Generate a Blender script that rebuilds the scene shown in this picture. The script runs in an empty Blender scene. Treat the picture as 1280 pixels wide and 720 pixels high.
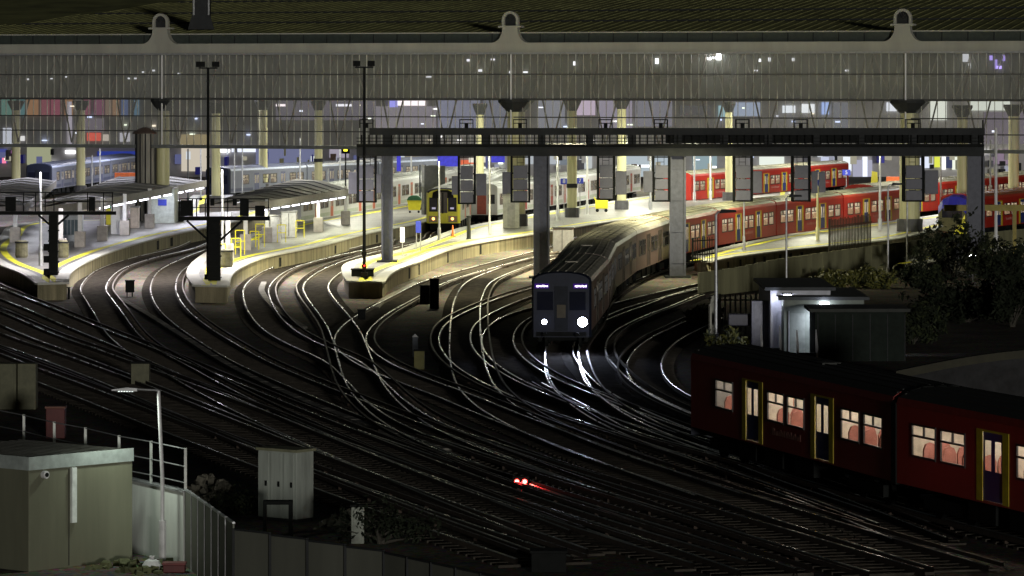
import bpy, math, random
from mathutils import Vector, Matrix
from mathutils.geometry import tessellate_polygon
R = random.Random(7)
PI = math.pi
sc = bpy.context.scene
col = sc.collection
H, F, YH = 12.6, 5200.0, 100.0          # camera height, focal length and horizon used to survey the site

def G(px, py, z=0.0):                    # survey point on a level at height z
    s = (py - YH) / (H - z)
    return Vector(((px - 640) / s, F / s, z))
def D(px, py, s):                        # survey point at distance F/s
    return Vector(((px - 640) / s, F / s, H - (py - YH) / s))
def zat(py, s): return H - (py - YH) / s

# ---------------------------------------------------------------- materials
MATS = {}
def mat(name, c, rough=0.6, metal=0.0, var=0.25, scale=3.0, bump=0.0, bscale=20.0, emit=None, es=0.0, streak=False, spec=None, c2=None):
    if name in MATS: return MATS[name]
    m = bpy.data.materials.new(name); m.use_nodes = True
    nt = m.node_tree; b = nt.nodes['Principled BSDF']
    b.inputs['Roughness'].default_value = rough
    b.inputs['Metallic'].default_value = metal
    if spec is not None: b.inputs['Specular IOR Level'].default_value = spec
    tc = nt.nodes.new('ShaderNodeTexCoord')
    mp = nt.nodes.new('ShaderNodeMapping')
    nt.links.new(tc.outputs['Object'], mp.inputs['Vector'])
    if streak: mp.inputs['Scale'].default_value = (1, 1, 0.12)
    n = nt.nodes.new('ShaderNodeTexNoise'); n.inputs['Scale'].default_value = scale
    n.inputs['Detail'].default_value = 6; n.inputs['Roughness'].default_value = 0.65
    nt.links.new(mp.outputs[0], n.inputs['Vector'])
    r = nt.nodes.new('ShaderNodeValToRGB')
    r.color_ramp.elements[0].position = 0.3; r.color_ramp.elements[1].position = 0.72
    lo = [max(0, x * (1 - var)) for x in c]; hi = [min(1, x * (1 + var)) for x in c]
    if c2: lo = list(c2)
    r.color_ramp.elements[0].color = (*lo, 1); r.color_ramp.elements[1].color = (*hi, 1)
    nt.links.new(n.outputs['Fac'], r.inputs['Fac'])
    nt.links.new(r.outputs['Color'], b.inputs['Base Color'])
    if bump > 0:
        n2 = nt.nodes.new('ShaderNodeTexNoise'); n2.inputs['Scale'].default_value = bscale; n2.inputs['Detail'].default_value = 4
        nt.links.new(tc.outputs['Object'], n2.inputs['Vector'])
        bp = nt.nodes.new('ShaderNodeBump'); bp.inputs['Strength'].default_value = bump; bp.inputs['Distance'].default_value = 0.05
        nt.links.new(n2.outputs['Fac'], bp.inputs['Height']); nt.links.new(bp.outputs[0], b.inputs['Normal'])
    if emit:
        b.inputs['Emission Color'].default_value = (*emit, 1); b.inputs['Emission Strength'].default_value = es
    MATS[name] = m
    return m
def emis(name, c, s):
    if name in MATS: return MATS[name]
    m = bpy.data.materials.new(name); m.use_nodes = True
    nt = m.node_tree; nt.nodes.remove(nt.nodes['Principled BSDF'])
    e = nt.nodes.new('ShaderNodeEmission'); e.inputs[0].default_value = (*c, 1); e.inputs[1].default_value = s
    nt.links.new(e.outputs[0], nt.nodes['Material Output'].inputs[0])
    MATS[name] = m; return m
def twoside(name, outside, inside, rough=0.35):
    m = mat(name, outside, rough, var=0.12, scale=1.2, streak=True)
    nt = m.node_tree; b = nt.nodes['Principled BSDF']
    g = nt.nodes.new('ShaderNodeNewGeometry'); mx = nt.nodes.new('ShaderNodeMixShader')
    d = nt.nodes.new('ShaderNodeBsdfDiffuse'); d.inputs[0].default_value = (*inside, 1)
    nt.links.new(g.outputs['Backfacing'], mx.inputs[0]); nt.links.new(b.outputs[0], mx.inputs[1]); nt.links.new(d.outputs[0], mx.inputs[2])
    nt.links.new(mx.outputs[0], nt.nodes['Material Output'].inputs[0])
    return m
def glassy(name, tint, trans, rough=0.1, dif=(0.3, 0.3, 0.3), glossy=0.12, dirt=None):
    m = bpy.data.materials.new(name); m.use_nodes = True
    nt = m.node_tree; nt.nodes.remove(nt.nodes['Principled BSDF'])
    t = nt.nodes.new('ShaderNodeBsdfTransparent'); t.inputs[0].default_value = (*tint, 1)
    d = nt.nodes.new('ShaderNodeBsdfDiffuse'); d.inputs[0].default_value = (*dif, 1)
    g = nt.nodes.new('ShaderNodeBsdfGlossy'); g.inputs['Roughness'].default_value = rough
    m1 = nt.nodes.new('ShaderNodeMixShader'); m2 = nt.nodes.new('ShaderNodeMixShader')
    m1.inputs[0].default_value = 1 - trans
    if dirt:
        tc = nt.nodes.new('ShaderNodeTexCoord'); n = nt.nodes.new('ShaderNodeTexNoise'); n.inputs['Scale'].default_value = dirt
        n.inputs['Detail'].default_value = 5
        mp = nt.nodes.new('ShaderNodeMapping'); mp.inputs['Scale'].default_value = (1, 1, 0.3)
        mr = nt.nodes.new('ShaderNodeMapRange'); mr.inputs[1].default_value = 0.3; mr.inputs[2].default_value = 0.7
        mr.inputs[3].default_value = (1 - trans) * 0.75; mr.inputs[4].default_value = min(1, (1 - trans) * 1.25)
        nt.links.new(tc.outputs['Object'], mp.inputs[0]); nt.links.new(mp.outputs[0], n.inputs['Vector'])
        nt.links.new(n.outputs['Fac'], mr.inputs[0]); nt.links.new(mr.outputs[0], m1.inputs[0])
    m2.inputs[0].default_value = glossy
    nt.links.new(t.outputs[0], m1.inputs[1]); nt.links.new(d.outputs[0], m1.inputs[2])
    nt.links.new(m1.outputs[0], m2.inputs[1]); nt.links.new(g.outputs[0], m2.inputs[2])
    nt.links.new(m2.outputs[0], nt.nodes['Material Output'].inputs[0])
    MATS[name] = m; return m

BLK = mat('black_iron', (0.010, 0.011, 0.011), 0.75, 0.0, spec=0.1)
DGREY = mat('gantry_grey', (0.024, 0.026, 0.028), 0.7, 0.0, scale=1.5, spec=0.2)
MGREY = mat('sign_back_grey', (0.10, 0.102, 0.135), 0.55, var=0.12)
GALV = mat('galvanised_steel', (0.42, 0.43, 0.45), 0.45, 0.5, scale=4)
WHITE = mat('white_paint', (0.68, 0.68, 0.7), 0.5, var=0.1)
PINKW = mat('plinth_concrete', (0.40, 0.37, 0.35), 0.8, var=0.2)
OLIVE = mat('mossy_concrete', (0.17, 0.16, 0.10), 0.85, var=0.4)
YEL = mat('yellow_paint', (0.75, 0.68, 0.03), 0.5, var=0.1)
YLINE = mat('platform_yellow', (0.72, 0.70, 0.03), 0.7, var=0.2, scale=5)
CREAM = mat('cream_iron', (0.55, 0.53, 0.30), 0.5, var=0.15, streak=True)
PLAT = mat('platform_paving', (0.19, 0.186, 0.178), 0.42, var=0.42, scale=0.5, bump=0.15, bscale=3)
nt = PLAT.node_tree; br = nt.nodes.new('ShaderNodeTexBrick'); br.inputs['Scale'].default_value = 1.0
br.inputs['Color1'].default_value = (1,1,1,1); br.inputs['Color2'].default_value = (.78,.78,.78,1); br.inputs['Mortar'].default_value = (.45,.45,.45,1)
br.inputs['Mortar Size'].default_value = .04; br.inputs['Brick Width'].default_value = 1.6; br.inputs['Row Height'].default_value = 2.2
tc_ = nt.nodes.new('ShaderNodeTexCoord'); nt.links.new(tc_.outputs['Object'], br.inputs['Vector'])
mm = nt.nodes.new('ShaderNodeMixRGB'); mm.blend_type = 'MULTIPLY'; mm.inputs[0].default_value = .8
rp_ = [n for n in nt.nodes if n.type == 'VALTORGB'][0]
nt.links.new(rp_.outputs[0], mm.inputs[1]); nt.links.new(br.outputs['Color'], mm.inputs[2]); nt.links.new(mm.outputs[0], nt.nodes['Principled BSDF'].inputs['Base Color'])
COPE = mat('coping_stone', (0.47, 0.47, 0.43), 0.6, var=0.18, scale=2)
PWALL = mat('stained_platform_brick', (0.22, 0.19, 0.12), 0.85, var=0.5, scale=1.3, streak=True, bump=0.5, bscale=6, c2=(0.09, 0.085, 0.05))
ROOFM = mat('dark_felt_roof', (0.085, 0.082, 0.08), 0.8, var=0.25, scale=1.0)
STONE = mat('pale_stone', (0.34, 0.34, 0.30), 0.75, var=0.15, scale=0.6, streak=True)
BLUE = mat('sign_blue', (0.02, 0.04, 0.45), 0.5, var=0.05)
BLUEP = mat('blue_hoarding', (0.02, 0.02, 0.6), 0.5, var=0.1)
RED = mat('faded_red', (0.35, 0.03, 0.02), 0.5)
DRED = mat('dark_red_box', (0.09, 0.012, 0.012), 0.6)
ORANGE = mat('orange_plastic', (0.8, 0.16, 0.03), 0.5)
SLP = mat('dirty_sleeper', (0.058, 0.051, 0.043), 0.95, var=0.5, scale=2, spec=0.1)
WOOD = mat('creosoted_timber', (0.05, 0.045, 0.036), 0.9, var=0.5, scale=4, bump=0.4, bscale=14)
RUST = mat('rusty_steel', (0.10, 0.06, 0.04), 0.7, 0.3, var=0.4)
FROST = emis('lamp_white', (0.85, 0.88, 1.0), 9)
RWEB = mat('rusty_rail_web', (0.045, 0.03, 0.022), 0.85, 0.0, var=0.4)
RAIL = mat('worn_rail_steel', (0.66, 0.64, 0.63), 0.34, 1.0, var=0.15, scale=0.22)

nt = RAIL.node_tree; b_ = nt.nodes['Principled BSDF']; n_ = [n for n in nt.nodes if n.type == 'TEX_NOISE'][0]
mr = nt.nodes.new('ShaderNodeMapRange'); mr.inputs[1].default_value = .35; mr.inputs[2].default_value = .65; mr.inputs[3].default_value = .2; mr.inputs[4].default_value = .42
nt.links.new(n_.outputs['Fac'], mr.inputs[0]); nt.links.new(mr.outputs[0], b_.inputs['Roughness'])
# ---------------------------------------------------------------- mesh tools
class MB:
    def __init__(s): s.v = []; s.f = []; s.mi = []
    def face(s, pts, mi=0):
        n = len(s.v); s.v += [tuple(p) for p in pts]; s.f.append(tuple(range(n, n + len(pts)))); s.mi.append(mi); return s
    def box(s, x0, x1, y0, y1, z0, z1, mi=0):
        n = len(s.v)
        s.v += [(x0,y0,z0),(x1,y0,z0),(x1,y1,z0),(x0,y1,z0),(x0,y0,z1),(x1,y0,z1),(x1,y1,z1),(x0,y1,z1)]
        for q in ((3,2,1,0),(4,5,6,7),(0,1,5,4),(1,2,6,5),(2,3,7,6),(3,0,4,7)):
            s.f.append(tuple(n + i for i in q)); s.mi.append(mi)
        return s
    def obox(s, c, d, L, w, z0, z1, mi=0):      # box centred at c along direction d
        d = Vector((d[0], d[1], 0)).normalized(); q = Vector((-d.y, d.x, 0)); c = Vector((c[0], c[1], 0))
        n = len(s.v)
        for z in (z0, z1):
            for a, b in ((-1,-1),(1,-1),(1,1),(-1,1)):
                p = c + d * (a * L / 2) + q * (b * w / 2); s.v.append((p.x, p.y, z))
        for k in ((3,2,1,0),(4,5,6,7),(0,1,5,4),(1,2,6,5),(2,3,7,6),(3,0,4,7)):
            s.f.append(tuple(n + i for i in k)); s.mi.append(mi)
        return s
    def tube(s, p, q, r, r2=None, n=8, mi=0, caps=True):
        p = Vector(p); q = Vector(q); r2 = r if r2 is None else r2
        d = (q - p).normalized(); a = d.orthogonal().normalized(); b = d.cross(a)
        k = len(s.v)
        for i in range(n):
            t = 2 * PI * i / n; o = a * math.cos(t) + b * math.sin(t)
            s.v.append(tuple(p + o * r)); s.v.append(tuple(q + o * r2))
        for i in range(n):
            j = (i + 1) % n; s.f.append((k+2*i, k+2*j, k+2*j+1, k+2*i+1)); s.mi.append(mi)
        if caps:
            s.f.append(tuple(k + 2*i for i in range(n))[::-1]); s.mi.append(mi)
            s.f.append(tuple(k + 2*i + 1 for i in range(n))); s.mi.append(mi)
        return s
    def prism(s, pts, y0, y1, mi=0):            # outline in x,z extruded along y
        n = len(pts); k = len(s.v)
        s.v += [(x, y0, z) for x, z in pts] + [(x, y1, z) for x, z in pts]
        tri = tessellate_polygon([[Vector((x, z, 0)) for x, z in pts]])
        for t in tri:
            s.f.append(tuple(k + i for i in t)); s.mi.append(mi)
            s.f.append(tuple(k + n + i for i in t)[::-1]); s.mi.append(mi)
        for i in range(n):
            j = (i + 1) % n; s.f.append((k+i, k+j, k+n+j, k+n+i)); s.mi.append(mi)
        return s
    def lathe(s, prof, n=16, c=(0,0), mi=0):
        k = len(s.v)
        for r, z in prof:
            for i in range(n):
                t = 2*PI*i/n; s.v.append((c[0]+r*math.cos(t), c[1]+r*math.sin(t), z))
        for a in range(len(prof)-1):
            for i in range(n):
                j = (i+1) % n; s.f.append((k+a*n+i, k+a*n+j, k+(a+1)*n+j, k+(a+1)*n+i)); s.mi.append(mi)
        return s
    def build(s, name, mats, parent=None, loc=(0,0,0), rz=0.0, bevel=0.0, smooth=False):
        me = bpy.data.meshes.new(name); me.from_pydata(s.v, [], s.f)
        if not isinstance(mats, (list, tuple)): mats = [mats]
        for m in mats: me.materials.append(m)
        for p, i in zip(me.polygons, s.mi):
            p.material_index = i
            if smooth: p.use_smooth = True
        me.update()
        o = bpy.data.objects.new(name, me); col.objects.link(o)
        o.location = loc; o.rotation_euler = (0, 0, rz)
        if parent: o.parent = parent
        if bevel:
            b = o.modifiers.new('bevel', 'BEVEL'); b.width = bevel; b.segments = 2; b.limit_method = 'ANGLE'
        return o
def tag(o, label=None, cat=None, group=None, kind=None):
    if label: o['label'] = label
    if cat: o['category'] = cat
    if group: o['group'] = group
    if kind: o['kind'] = kind
    return o
def empty(name, loc, label, cat, group=None, rz=0.0):
    o = bpy.data.objects.new(name, None); col.objects.link(o); o.empty_display_size = 0.5
    o.location = loc; o.rotation_euler = (0, 0, rz)
    return tag(o, label, cat, group)
def copy_tree(o, parent=None):
    c = o.copy(); col.objects.link(c)
    if parent is not None: c.parent = parent
    for ch in [x for x in bpy.data.objects if x.parent == o]: copy_tree(ch, c)
    return c
def place(root, loc, rz, label, group=None):
    root.location = loc; root.rotation_euler = (0, 0, rz); root['label'] = label
    if group: root['group'] = group
    return root
def area(loc, w, color=(1, 1, 1), size=1.0, rot=(0, 0, 0), sy=None, spread=PI, name='lamp_light'):
    l = bpy.data.lights.new(name, 'AREA'); l.energy = w; l.color = color; l.size = size; l.spread = spread
    if sy: l.shape = 'RECTANGLE'; l.size_y = sy
    o = bpy.data.objects.new(name, l); col.objects.link(o); o.location = loc; o.rotation_euler = rot
    return o
def spot(loc, tgt, w, color, ang, blend=0.5, size=0.1, name='spot_light'):
    l = bpy.data.lights.new(name, 'SPOT'); l.energy = w; l.color = color; l.spot_size = ang; l.spot_blend = blend; l.shadow_soft_size = size
    o = bpy.data.objects.new(name, l); col.objects.link(o); o.location = loc
    o.rotation_euler = (Vector(tgt) - Vector(loc)).to_track_quat('-Z', 'Y').to_euler(); return o
def point(loc, w, color, size=0.1, name='point_light'):
    l = bpy.data.lights.new(name, 'POINT'); l.energy = w; l.color = color; l.shadow_soft_size = size
    o = bpy.data.objects.new(name, l); col.objects.link(o); o.location = loc; return o
def smooth_path(pts, step=1.0):
    P = [Vector((p[0], p[1])) for p in pts]
    P = [P[0] * 2 - P[1]] + P + [P[-1] * 2 - P[-2]]
    out = []
    for i in range(1, len(P) - 2):
        p0, p1, p2, p3 = P[i-1:i+3]
        t01 = max(1e-3, (p1-p0).length ** 0.5); t12 = max(1e-3, (p2-p1).length ** 0.5); t23 = max(1e-3, (p3-p2).length ** 0.5)
        m1 = (p2 - p1 + ((p1-p0)/t01 - (p2-p0)/(t01+t12)) * t12)
        m2 = (p2 - p1 + ((p3-p2)/t23 - (p3-p1)/(t12+t23)) * t12)
        n = max(2, int((p2-p1).length / step))
        for k in range(n):
            t = k / n; a = 2*t**3-3*t**2+1; b = t**3-2*t**2+t; c = -2*t**3+3*t**2; d = t**3-t**2
            out.append(p1*a + m1*b + p2*c + m2*d)
    out.append(P[-2]); return out
def relax(pts, it=6):
    for _ in range(it):
        q = list(pts)
        for i in range(1, len(pts)-1): q[i] = pts[i]*0.5 + (pts[i-1]+pts[i+1])*0.25
        pts = q
    return pts
def offset(pts, d):                        # d>0: to the left of travel
    out = []
    for i, p in enumerate(pts):
        a = pts[max(0, i-1)]; b = pts[min(len(pts)-1, i+1)]; t = (b-a).normalized()
        out.append(p + Vector((-t.y, t.x)) * d)
    return out
def sweep(mb, pts, prof, mi=0, closed_prof=True, mis=None):   # prof: (side, z) list
    k = len(mb.v); n = len(prof)
    for i, p in enumerate(pts):
        a = pts[max(0, i-1)]; b = pts[min(len(pts)-1, i+1)]; t = (b-a).normalized(); q = Vector((-t.y, t.x))
        for u, z in prof:
            r = p + q * u; mb.v.append((r.x, r.y, z))
    for i in range(len(pts)-1):
        for j in range(n if closed_prof else n-1):
            j2 = (j+1) % n
            mb.f.append((k+i*n+j, k+i*n+j2, k+(i+1)*n+j2, k+(i+1)*n+j)); mb.mi.append(mis[j] if mis else mi)
    return mb

# ---------------------------------------------------------------- camera, world, sun
cam = bpy.data.cameras.new('camera'); co = bpy.data.objects.new('camera', cam); col.objects.link(co)
co.location = (0, 0, H); co.rotation_euler = (PI/2, 0, 0)
cam.sensor_width = 36; cam.lens = F / 1280 * 36; cam.shift_y = -260 / 1280
cam.clip_start = 1; cam.clip_end = 5000
sc.camera = co
w = bpy.data.worlds.new('World'); sc.world = w; w.use_nodes = True
nt = w.node_tree; sky = nt.nodes.new('ShaderNodeTexSky'); sky.sky_type = 'NISHITA'; sky.sun_disc = False
sky.sun_elevation = math.radians(4.9); sky.sun_rotation = math.radians(167)
nt.links.new(sky.outputs[0], nt.nodes['Background'].inputs[0]); nt.nodes['Background'].inputs[1].default_value = 0.0022
sun = bpy.data.lights.new('sun', 'SUN'); so = bpy.data.objects.new('sun', sun); col.objects.link(so)
sun.energy = 0.9; sun.angle = math.radians(3); sun.color = (1.0, 0.97, 0.88)
sd = Vector((0.22, -0.965, 0.042))          # towards the light: low town glow behind the camera's right
so.rotation_euler = sd.to_track_quat('Z', 'Y').to_euler()
sc.view_settings.view_transform = 'Standard'; sc.view_settings.look = 'None'
sc.view_settings.exposure = 0; sc.view_settings.gamma = 1

# ---------------------------------------------------------------- ground
g = MB(); N = 24
for i in range(N):
    for j in range(N):
        x0 = -900 + 1800*i/N; x1 = -900 + 1800*(i+1)/N; y0 = -60 + 1800*j/N; y1 = -60 + 1800*(j+1)/N
        g.face([(x0,y0,0),(x1,y0,0),(x1,y1,0),(x0,y1,0)])
gm = mat('ballast', (0.16, 0.137, 0.115), 0.9, var=0.5, scale=0.35, bump=1.0, bscale=9, spec=0.25)
nt = gm.node_tree                          # stones on top of the broad oily patches
vor = nt.nodes.new('ShaderNodeTexVoronoi'); vor.inputs['Scale'].default_value = 7
tcn = nt.nodes.new('ShaderNodeTexCoord'); nt.links.new(tcn.outputs['Object'], vor.inputs['Vector'])
mx = nt.nodes.new('ShaderNodeMixRGB'); mx.blend_type = 'MULTIPLY'; mx.inputs[0].default_value = 0.75
ramp = [n for n in nt.nodes if n.type == 'VALTORGB'][0]
nt.links.new(ramp.outputs[0], mx.inputs[1]); nt.links.new(vor.outputs['Color'], mx.inputs[2])
nt.links.new(mx.outputs[0], nt.nodes['Principled BSDF'].inputs['Base Color'])
tag(g.build('ground', gm), 'dark oily track ballast covering the station throat', kind='structure')

# ---------------------------------------------------------------- railway tracks
def gp(l): return [G(x, y, 0.15).to_2d() for x, y in l]
TR = []
def track(pts, label, far=None, near=None, third=1):
    i = len(TR)
    P = [Vector(p[:2]) for p in (far or [])] + pts + [Vector(p[:2]) for p in (near or [])]
    c = relax(smooth_path(P, 1.2), 10)
    TR.append(c)
    dz = 0.0022 * i
    root = empty('railway_track', (c[len(c)//2].x, c[len(c)//2].y, 0), label, None, None); root['kind'] = 'structure'
    L = Vector((root.location.x, root.location.y))
    c = [p - L for p in c]
    for sgn in (1, -1):
        q = offset(c, sgn * 0.7525)
        mb = MB(); sweep(mb, q, [(-0.07, 0.03), (0.07, 0.03), (0.036, 0.06), (0.036, 0.17+dz), (0.025, 0.19+dz), (-0.025, 0.19+dz), (-0.036, 0.17+dz), (-0.036, 0.06)], mis=[1,1,1,0,0,0,1,1])
        mb.build('rail', [RAIL, RWEB], root)
    if third:
        q = offset(c, third * 1.16); mb = MB()
        sweep(mb, q, [(-0.04, 0.15), (0.04, 0.15), (0.04, 0.25+dz*.3), (-0.04, 0.25+dz*.3)], mis=[1,1,0,1])
        for k in range(0, len(q)-1, 3): mb.box(q[k].x-.05, q[k].x+.05, q[k].y-.05, q[k].y+.05, .02, .149, 1)
        mb.build('conductor_rail', [mat('conductor_steel', (0.12, 0.10, 0.09), 0.5, 0.7, var=0.4), RWEB], root)
    mb = MB(); acc = 0; z1 = 0.035 + dz
    for k in range(len(c)-1):
        a, b = c[k], c[k+1]; seg = (b-a).length
        while acc < seg:
            p = a.lerp(b, acc/seg); j = R.uniform(-.05, .05)
            mb.obox(p, (-(b-a).y + j, (b-a).x), 2.55, 0.25, 0.0, z1); acc += 0.68
        acc -= seg
    tag(mb.build('sleepers', SLP, root), kind='stuff')
    return root

track(gp([(116,361),(122,372),(135,391),(155,420),(180,440),(213,458),(257,483),(330,520),(420,560),(540,610),(680,665)]), 'track curving close round the right edge of the far left platform',
      far=[(-20,420),(-24,350),G(230,313),G(180,325),G(137,340)])
track(gp([(204,357),(206,370),(217,388),(240,408),(285,437),(320,456),(400,490),(500,530),(600,570),(720,615),(880,670)]), 'track hugging the left edge of the canopied middle platform',
      far=[(-15.5,420),(-19,360),G(275,313),G(240,327),G(214,341)])
track(gp([(322,357),(320,368),(330,393),(352,415),(385,433),(425,450),(455,475),(480,500),(520,527),(600,560),(690,592),(850,640)]), 'track curving round the right side of the canopied middle platform',
      far=[(-8,440),(-12,362),G(470,308),G(405,323),G(350,339)])
track(gp([(395,356),(400,372),(416,392),(430,412),(440,438),(449,465),(462,490),(492,520),(535,546),(620,580),(720,615)]), 'track with the yellow fronted train standing on it',
      far=[(0,380),(-5.6,340),G(545,303),G(470,321),G(422,338)], third=-1)
track(gp([(700,309),(625,329),(545,352),(505,372),(468,392),(442,413),(438,430),(458,450),(500,470),(560,492),(640,525),(720,556),(800,586),(900,620)]), 'track crossing left below the blunt platform end then swinging back',
      far=[(16,395),(9.5,360)])
track(gp([(720,318),(672,325),(632,338),(600,352),(586,372),(582,400),(582,430),(586,460),(600,490),(635,518),(690,545),(760,573),(860,605),(960,637),(1060,668),(1200,710)]), 'outer track of the three beside the left of the oncoming train')
track(gp([(760,336),(700,355),(650,370),(605,388),(577,404),(568,425),(580,448),(606,468),(650,490),(720,517),(800,543),(900,575),(1010,612),(1130,655)]), 'tightly curved track swinging left of the oncoming train', third=-1)
track(gp([(740,372),(690,383),(650,395),(628,410),(622,430),(637,452),(675,476),(735,501),(810,530),(900,562),(1000,600),(1120,640)]), 'innermost curved track just left of the oncoming train')
MAIN = [(33,351),(26.2,332.6),(20,315.4),(14.1,295),(9.6,275),(6.4,253.6),(4.5,232.7),(3.55,212),(2.29,191.9)]
track(gp([(704,455),(710,475),(730,500),(770,527),(830,553),(900,578),(1000,615),(1150,675)]), 'track directly under and ahead of the oncoming train', far=[(46,390)] + MAIN)
track(gp([(885,398),(862,409),(830,425),(810,443),(805,460),(813,478),(838,496),(885,517),(960,545)]), 'right hand curve passing nearest the pale palisade fence', third=-1)
track(gp([(960,342),(900,353),(840,366),(770,384),(726,403),(706,425),(703,440),(703,462),(712,484),(742,508),(800,536),(870,560)]), 'track joining from the right under the front of the oncoming train', far=[G(1280,296),G(1060,324)], third=0)
track(gp([(1020,342),(917,355),(870,365),(825,382),(775,401),(745,418),(736,440),(750,462),(778,487),(826,512),(900,542),(1000,578)]), 'track curving from behind the right platform to the lit rails', far=[G(1280,309),G(1120,325)])
track(gp([(-60,340),(0,367),(50,387),(112,413),(170,436),(250,470),(350,512),(450,552),(600,610),(750,660),(900,705)]), 'uppermost of the long diagonal tracks across the dark yard')
track(gp([(-60,372),(0,398),(50,420),(120,445),(200,475),(330,525),(450,575),(600,630),(760,685)]), 'second long diagonal track across the dark yard')
track(gp([(-80,392),(0,425),(50,442),(140,475),(250,520),(400,580),(560,640),(700,690)]), 'third long diagonal track across the dark yard', third=-1)
track(gp([(-80,418),(0,452),(100,490),(250,548),(400,603),(560,660),(680,700)]), 'lowest long diagonal track passing behind the grey cabinets')
RT = [(5.2,146),(7.35,138.7),(12.3,119.9),(18.4,100.9),(26,80)]
track(gp([(700,480),(760,510)]), 'track under the lit red train at the right', near=RT[0:5], third=-1)
track(gp([(560,545),(700,590),(840,632),(1000,680),(1120,716)]), 'dim track crossing in front of the lit red train', third=-1)
track(gp([(420,540),(560,588),(700,632),(830,672),(960,715)]), 'dim track beside the double red ground signal')
# ---------------------------------------------------------------- platforms
PZ = 1.0
def gpz(l): return [G(x, y, PZ).to_2d() for x, y in l]
def platform(left, right, label, tipn=None):
    """left and right edges run from the near tip to the far end"""
    Lp = relax(smooth_path(left, 1.0), 4); Rp = relax(smooth_path(right, 1.0), 4)
    loop = Lp + Rp[::-1]
    base = loop[0].copy()
    root = empty('platform', (base.x, base.y, 0), label, 'platform')
    Lp = [p-base for p in Lp]; Rp = [p-base for p in Rp]; loop = [p-base for p in loop]
    mb = MB(); n = len(loop)
    mb.v = [(p.x, p.y, PZ) for p in loop]
    for t in tessellate_polygon([[Vector((p.x, p.y, 0)) for p in loop]]):
        a, b, c = [loop[i] for i in t]
        if (b-a).cross(c-a) < 0: t = t[::-1]
        mb.f.append(tuple(t)); mb.mi.append(0)
    mb.build('paving', PLAT, root)
    mb = MB()
    for i in range(n):
        j = (i+1) % n; a = loop[i]; b = loop[j]
        mb.face([(a.x,a.y,0),(b.x,b.y,0),(b.x,b.y,PZ-.02),(a.x,a.y,PZ-.02)])
    mb.build('side_wall', PWALL, root)
    for nm, pth, sg in (('edge', Lp, -1), ('edge', Rp, 1)):
        m2 = MB(); sweep(m2, offset(pth, 0), [(-0.14*sg, PZ-.09), (0.62*sg, PZ-.09), (0.62*sg, PZ+.008), (-0.14*sg, PZ+.008)])
        m2.build('coping', COPE, root)
        m3 = MB(); sweep(m3, offset(pth, sg*1.22), [(-.24, PZ+.004), (.24, PZ+.004)], closed_prof=False)
        m3.build('yellow_line', YLINE, root)
    a = Lp[0]; b = Rp[0]; d = (b-a)
    m4 = MB(); m4.obox((a+b)/2, d, d.length+.2, .45, PZ-.09, PZ+.012); m4.build('coping', COPE, root)
    return root, Lp, Rp, base
A = platform(gpz([(47,354),(28,341),(0,330),(-16,318),(-16,306),(0,296),(48,277)]) + [Vector((-31,350)), Vector((-32,420))],
             gpz([(83,353),(85,342),(95,333),(120,321),(150,310),(200,296),(262,283)]) + [Vector((-22.2,350)), Vector((-19,420))],
             'far left curved island platform with stained brick side and canopy')
B = platform(gpz([(244,356),(236,344),(240,331),(262,314),(300,297),(370,279),(440,267),(535,250)]) + [Vector((-5,425))],
             gpz([(284,357),(288,343),(302,332),(330,321),(400,306.5),(460,291),(530,277)]) + [Vector((-4.4,372)), Vector((-3,425))],
             'middle curved platform with canopy and yellow hoops at its blunt tip')
C = platform(gpz([(436,351),(430,340),(433,330),(450,324),(500,312),(542,297),(575,285),(627,275),(700,262),(790,248)]) + [Vector((22,450))],
             gpz([(478,352),(484,344),(497,336),(520,327.5),(562,311),(604,301.5),(646,295),(694,288),(747,279),(815,270)]) + [Vector((26,400)), Vector((30,440))],
             'broad central platform ending in a blunt end with twin yellow lines')
Dm = platform(gpz([(868,319),(911,308),(990,292),(1069,282),(1174,268)]) + [Vector((44,385))],
             gpz([(888,326),(920,320),(975,313),(1036,307),(1092,301),(1122,297),(1163,288)]) + [Vector((41,357)), Vector((47,385))],
             'right hand platform alongside the red train with pale coping')
E = platform(gpz([(1130,322),(1226,303),(1271,296)]) + [Vector((46,335))], gpz([(1150,330),(1240,313),(1290,304)]) + [Vector((49,335))],
             'short platform strip behind the bushes at the far right')
# small dark recesses in the platform walls
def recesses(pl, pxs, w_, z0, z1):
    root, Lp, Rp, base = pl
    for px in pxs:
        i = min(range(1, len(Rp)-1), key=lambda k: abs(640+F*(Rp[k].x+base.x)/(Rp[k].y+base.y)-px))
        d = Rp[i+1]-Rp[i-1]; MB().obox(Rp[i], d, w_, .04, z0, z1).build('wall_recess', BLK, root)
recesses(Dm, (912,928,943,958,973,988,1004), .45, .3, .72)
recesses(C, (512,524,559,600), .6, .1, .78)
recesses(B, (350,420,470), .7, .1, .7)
recesses(A, (196,215), 1.0, .1, .75)
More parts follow.
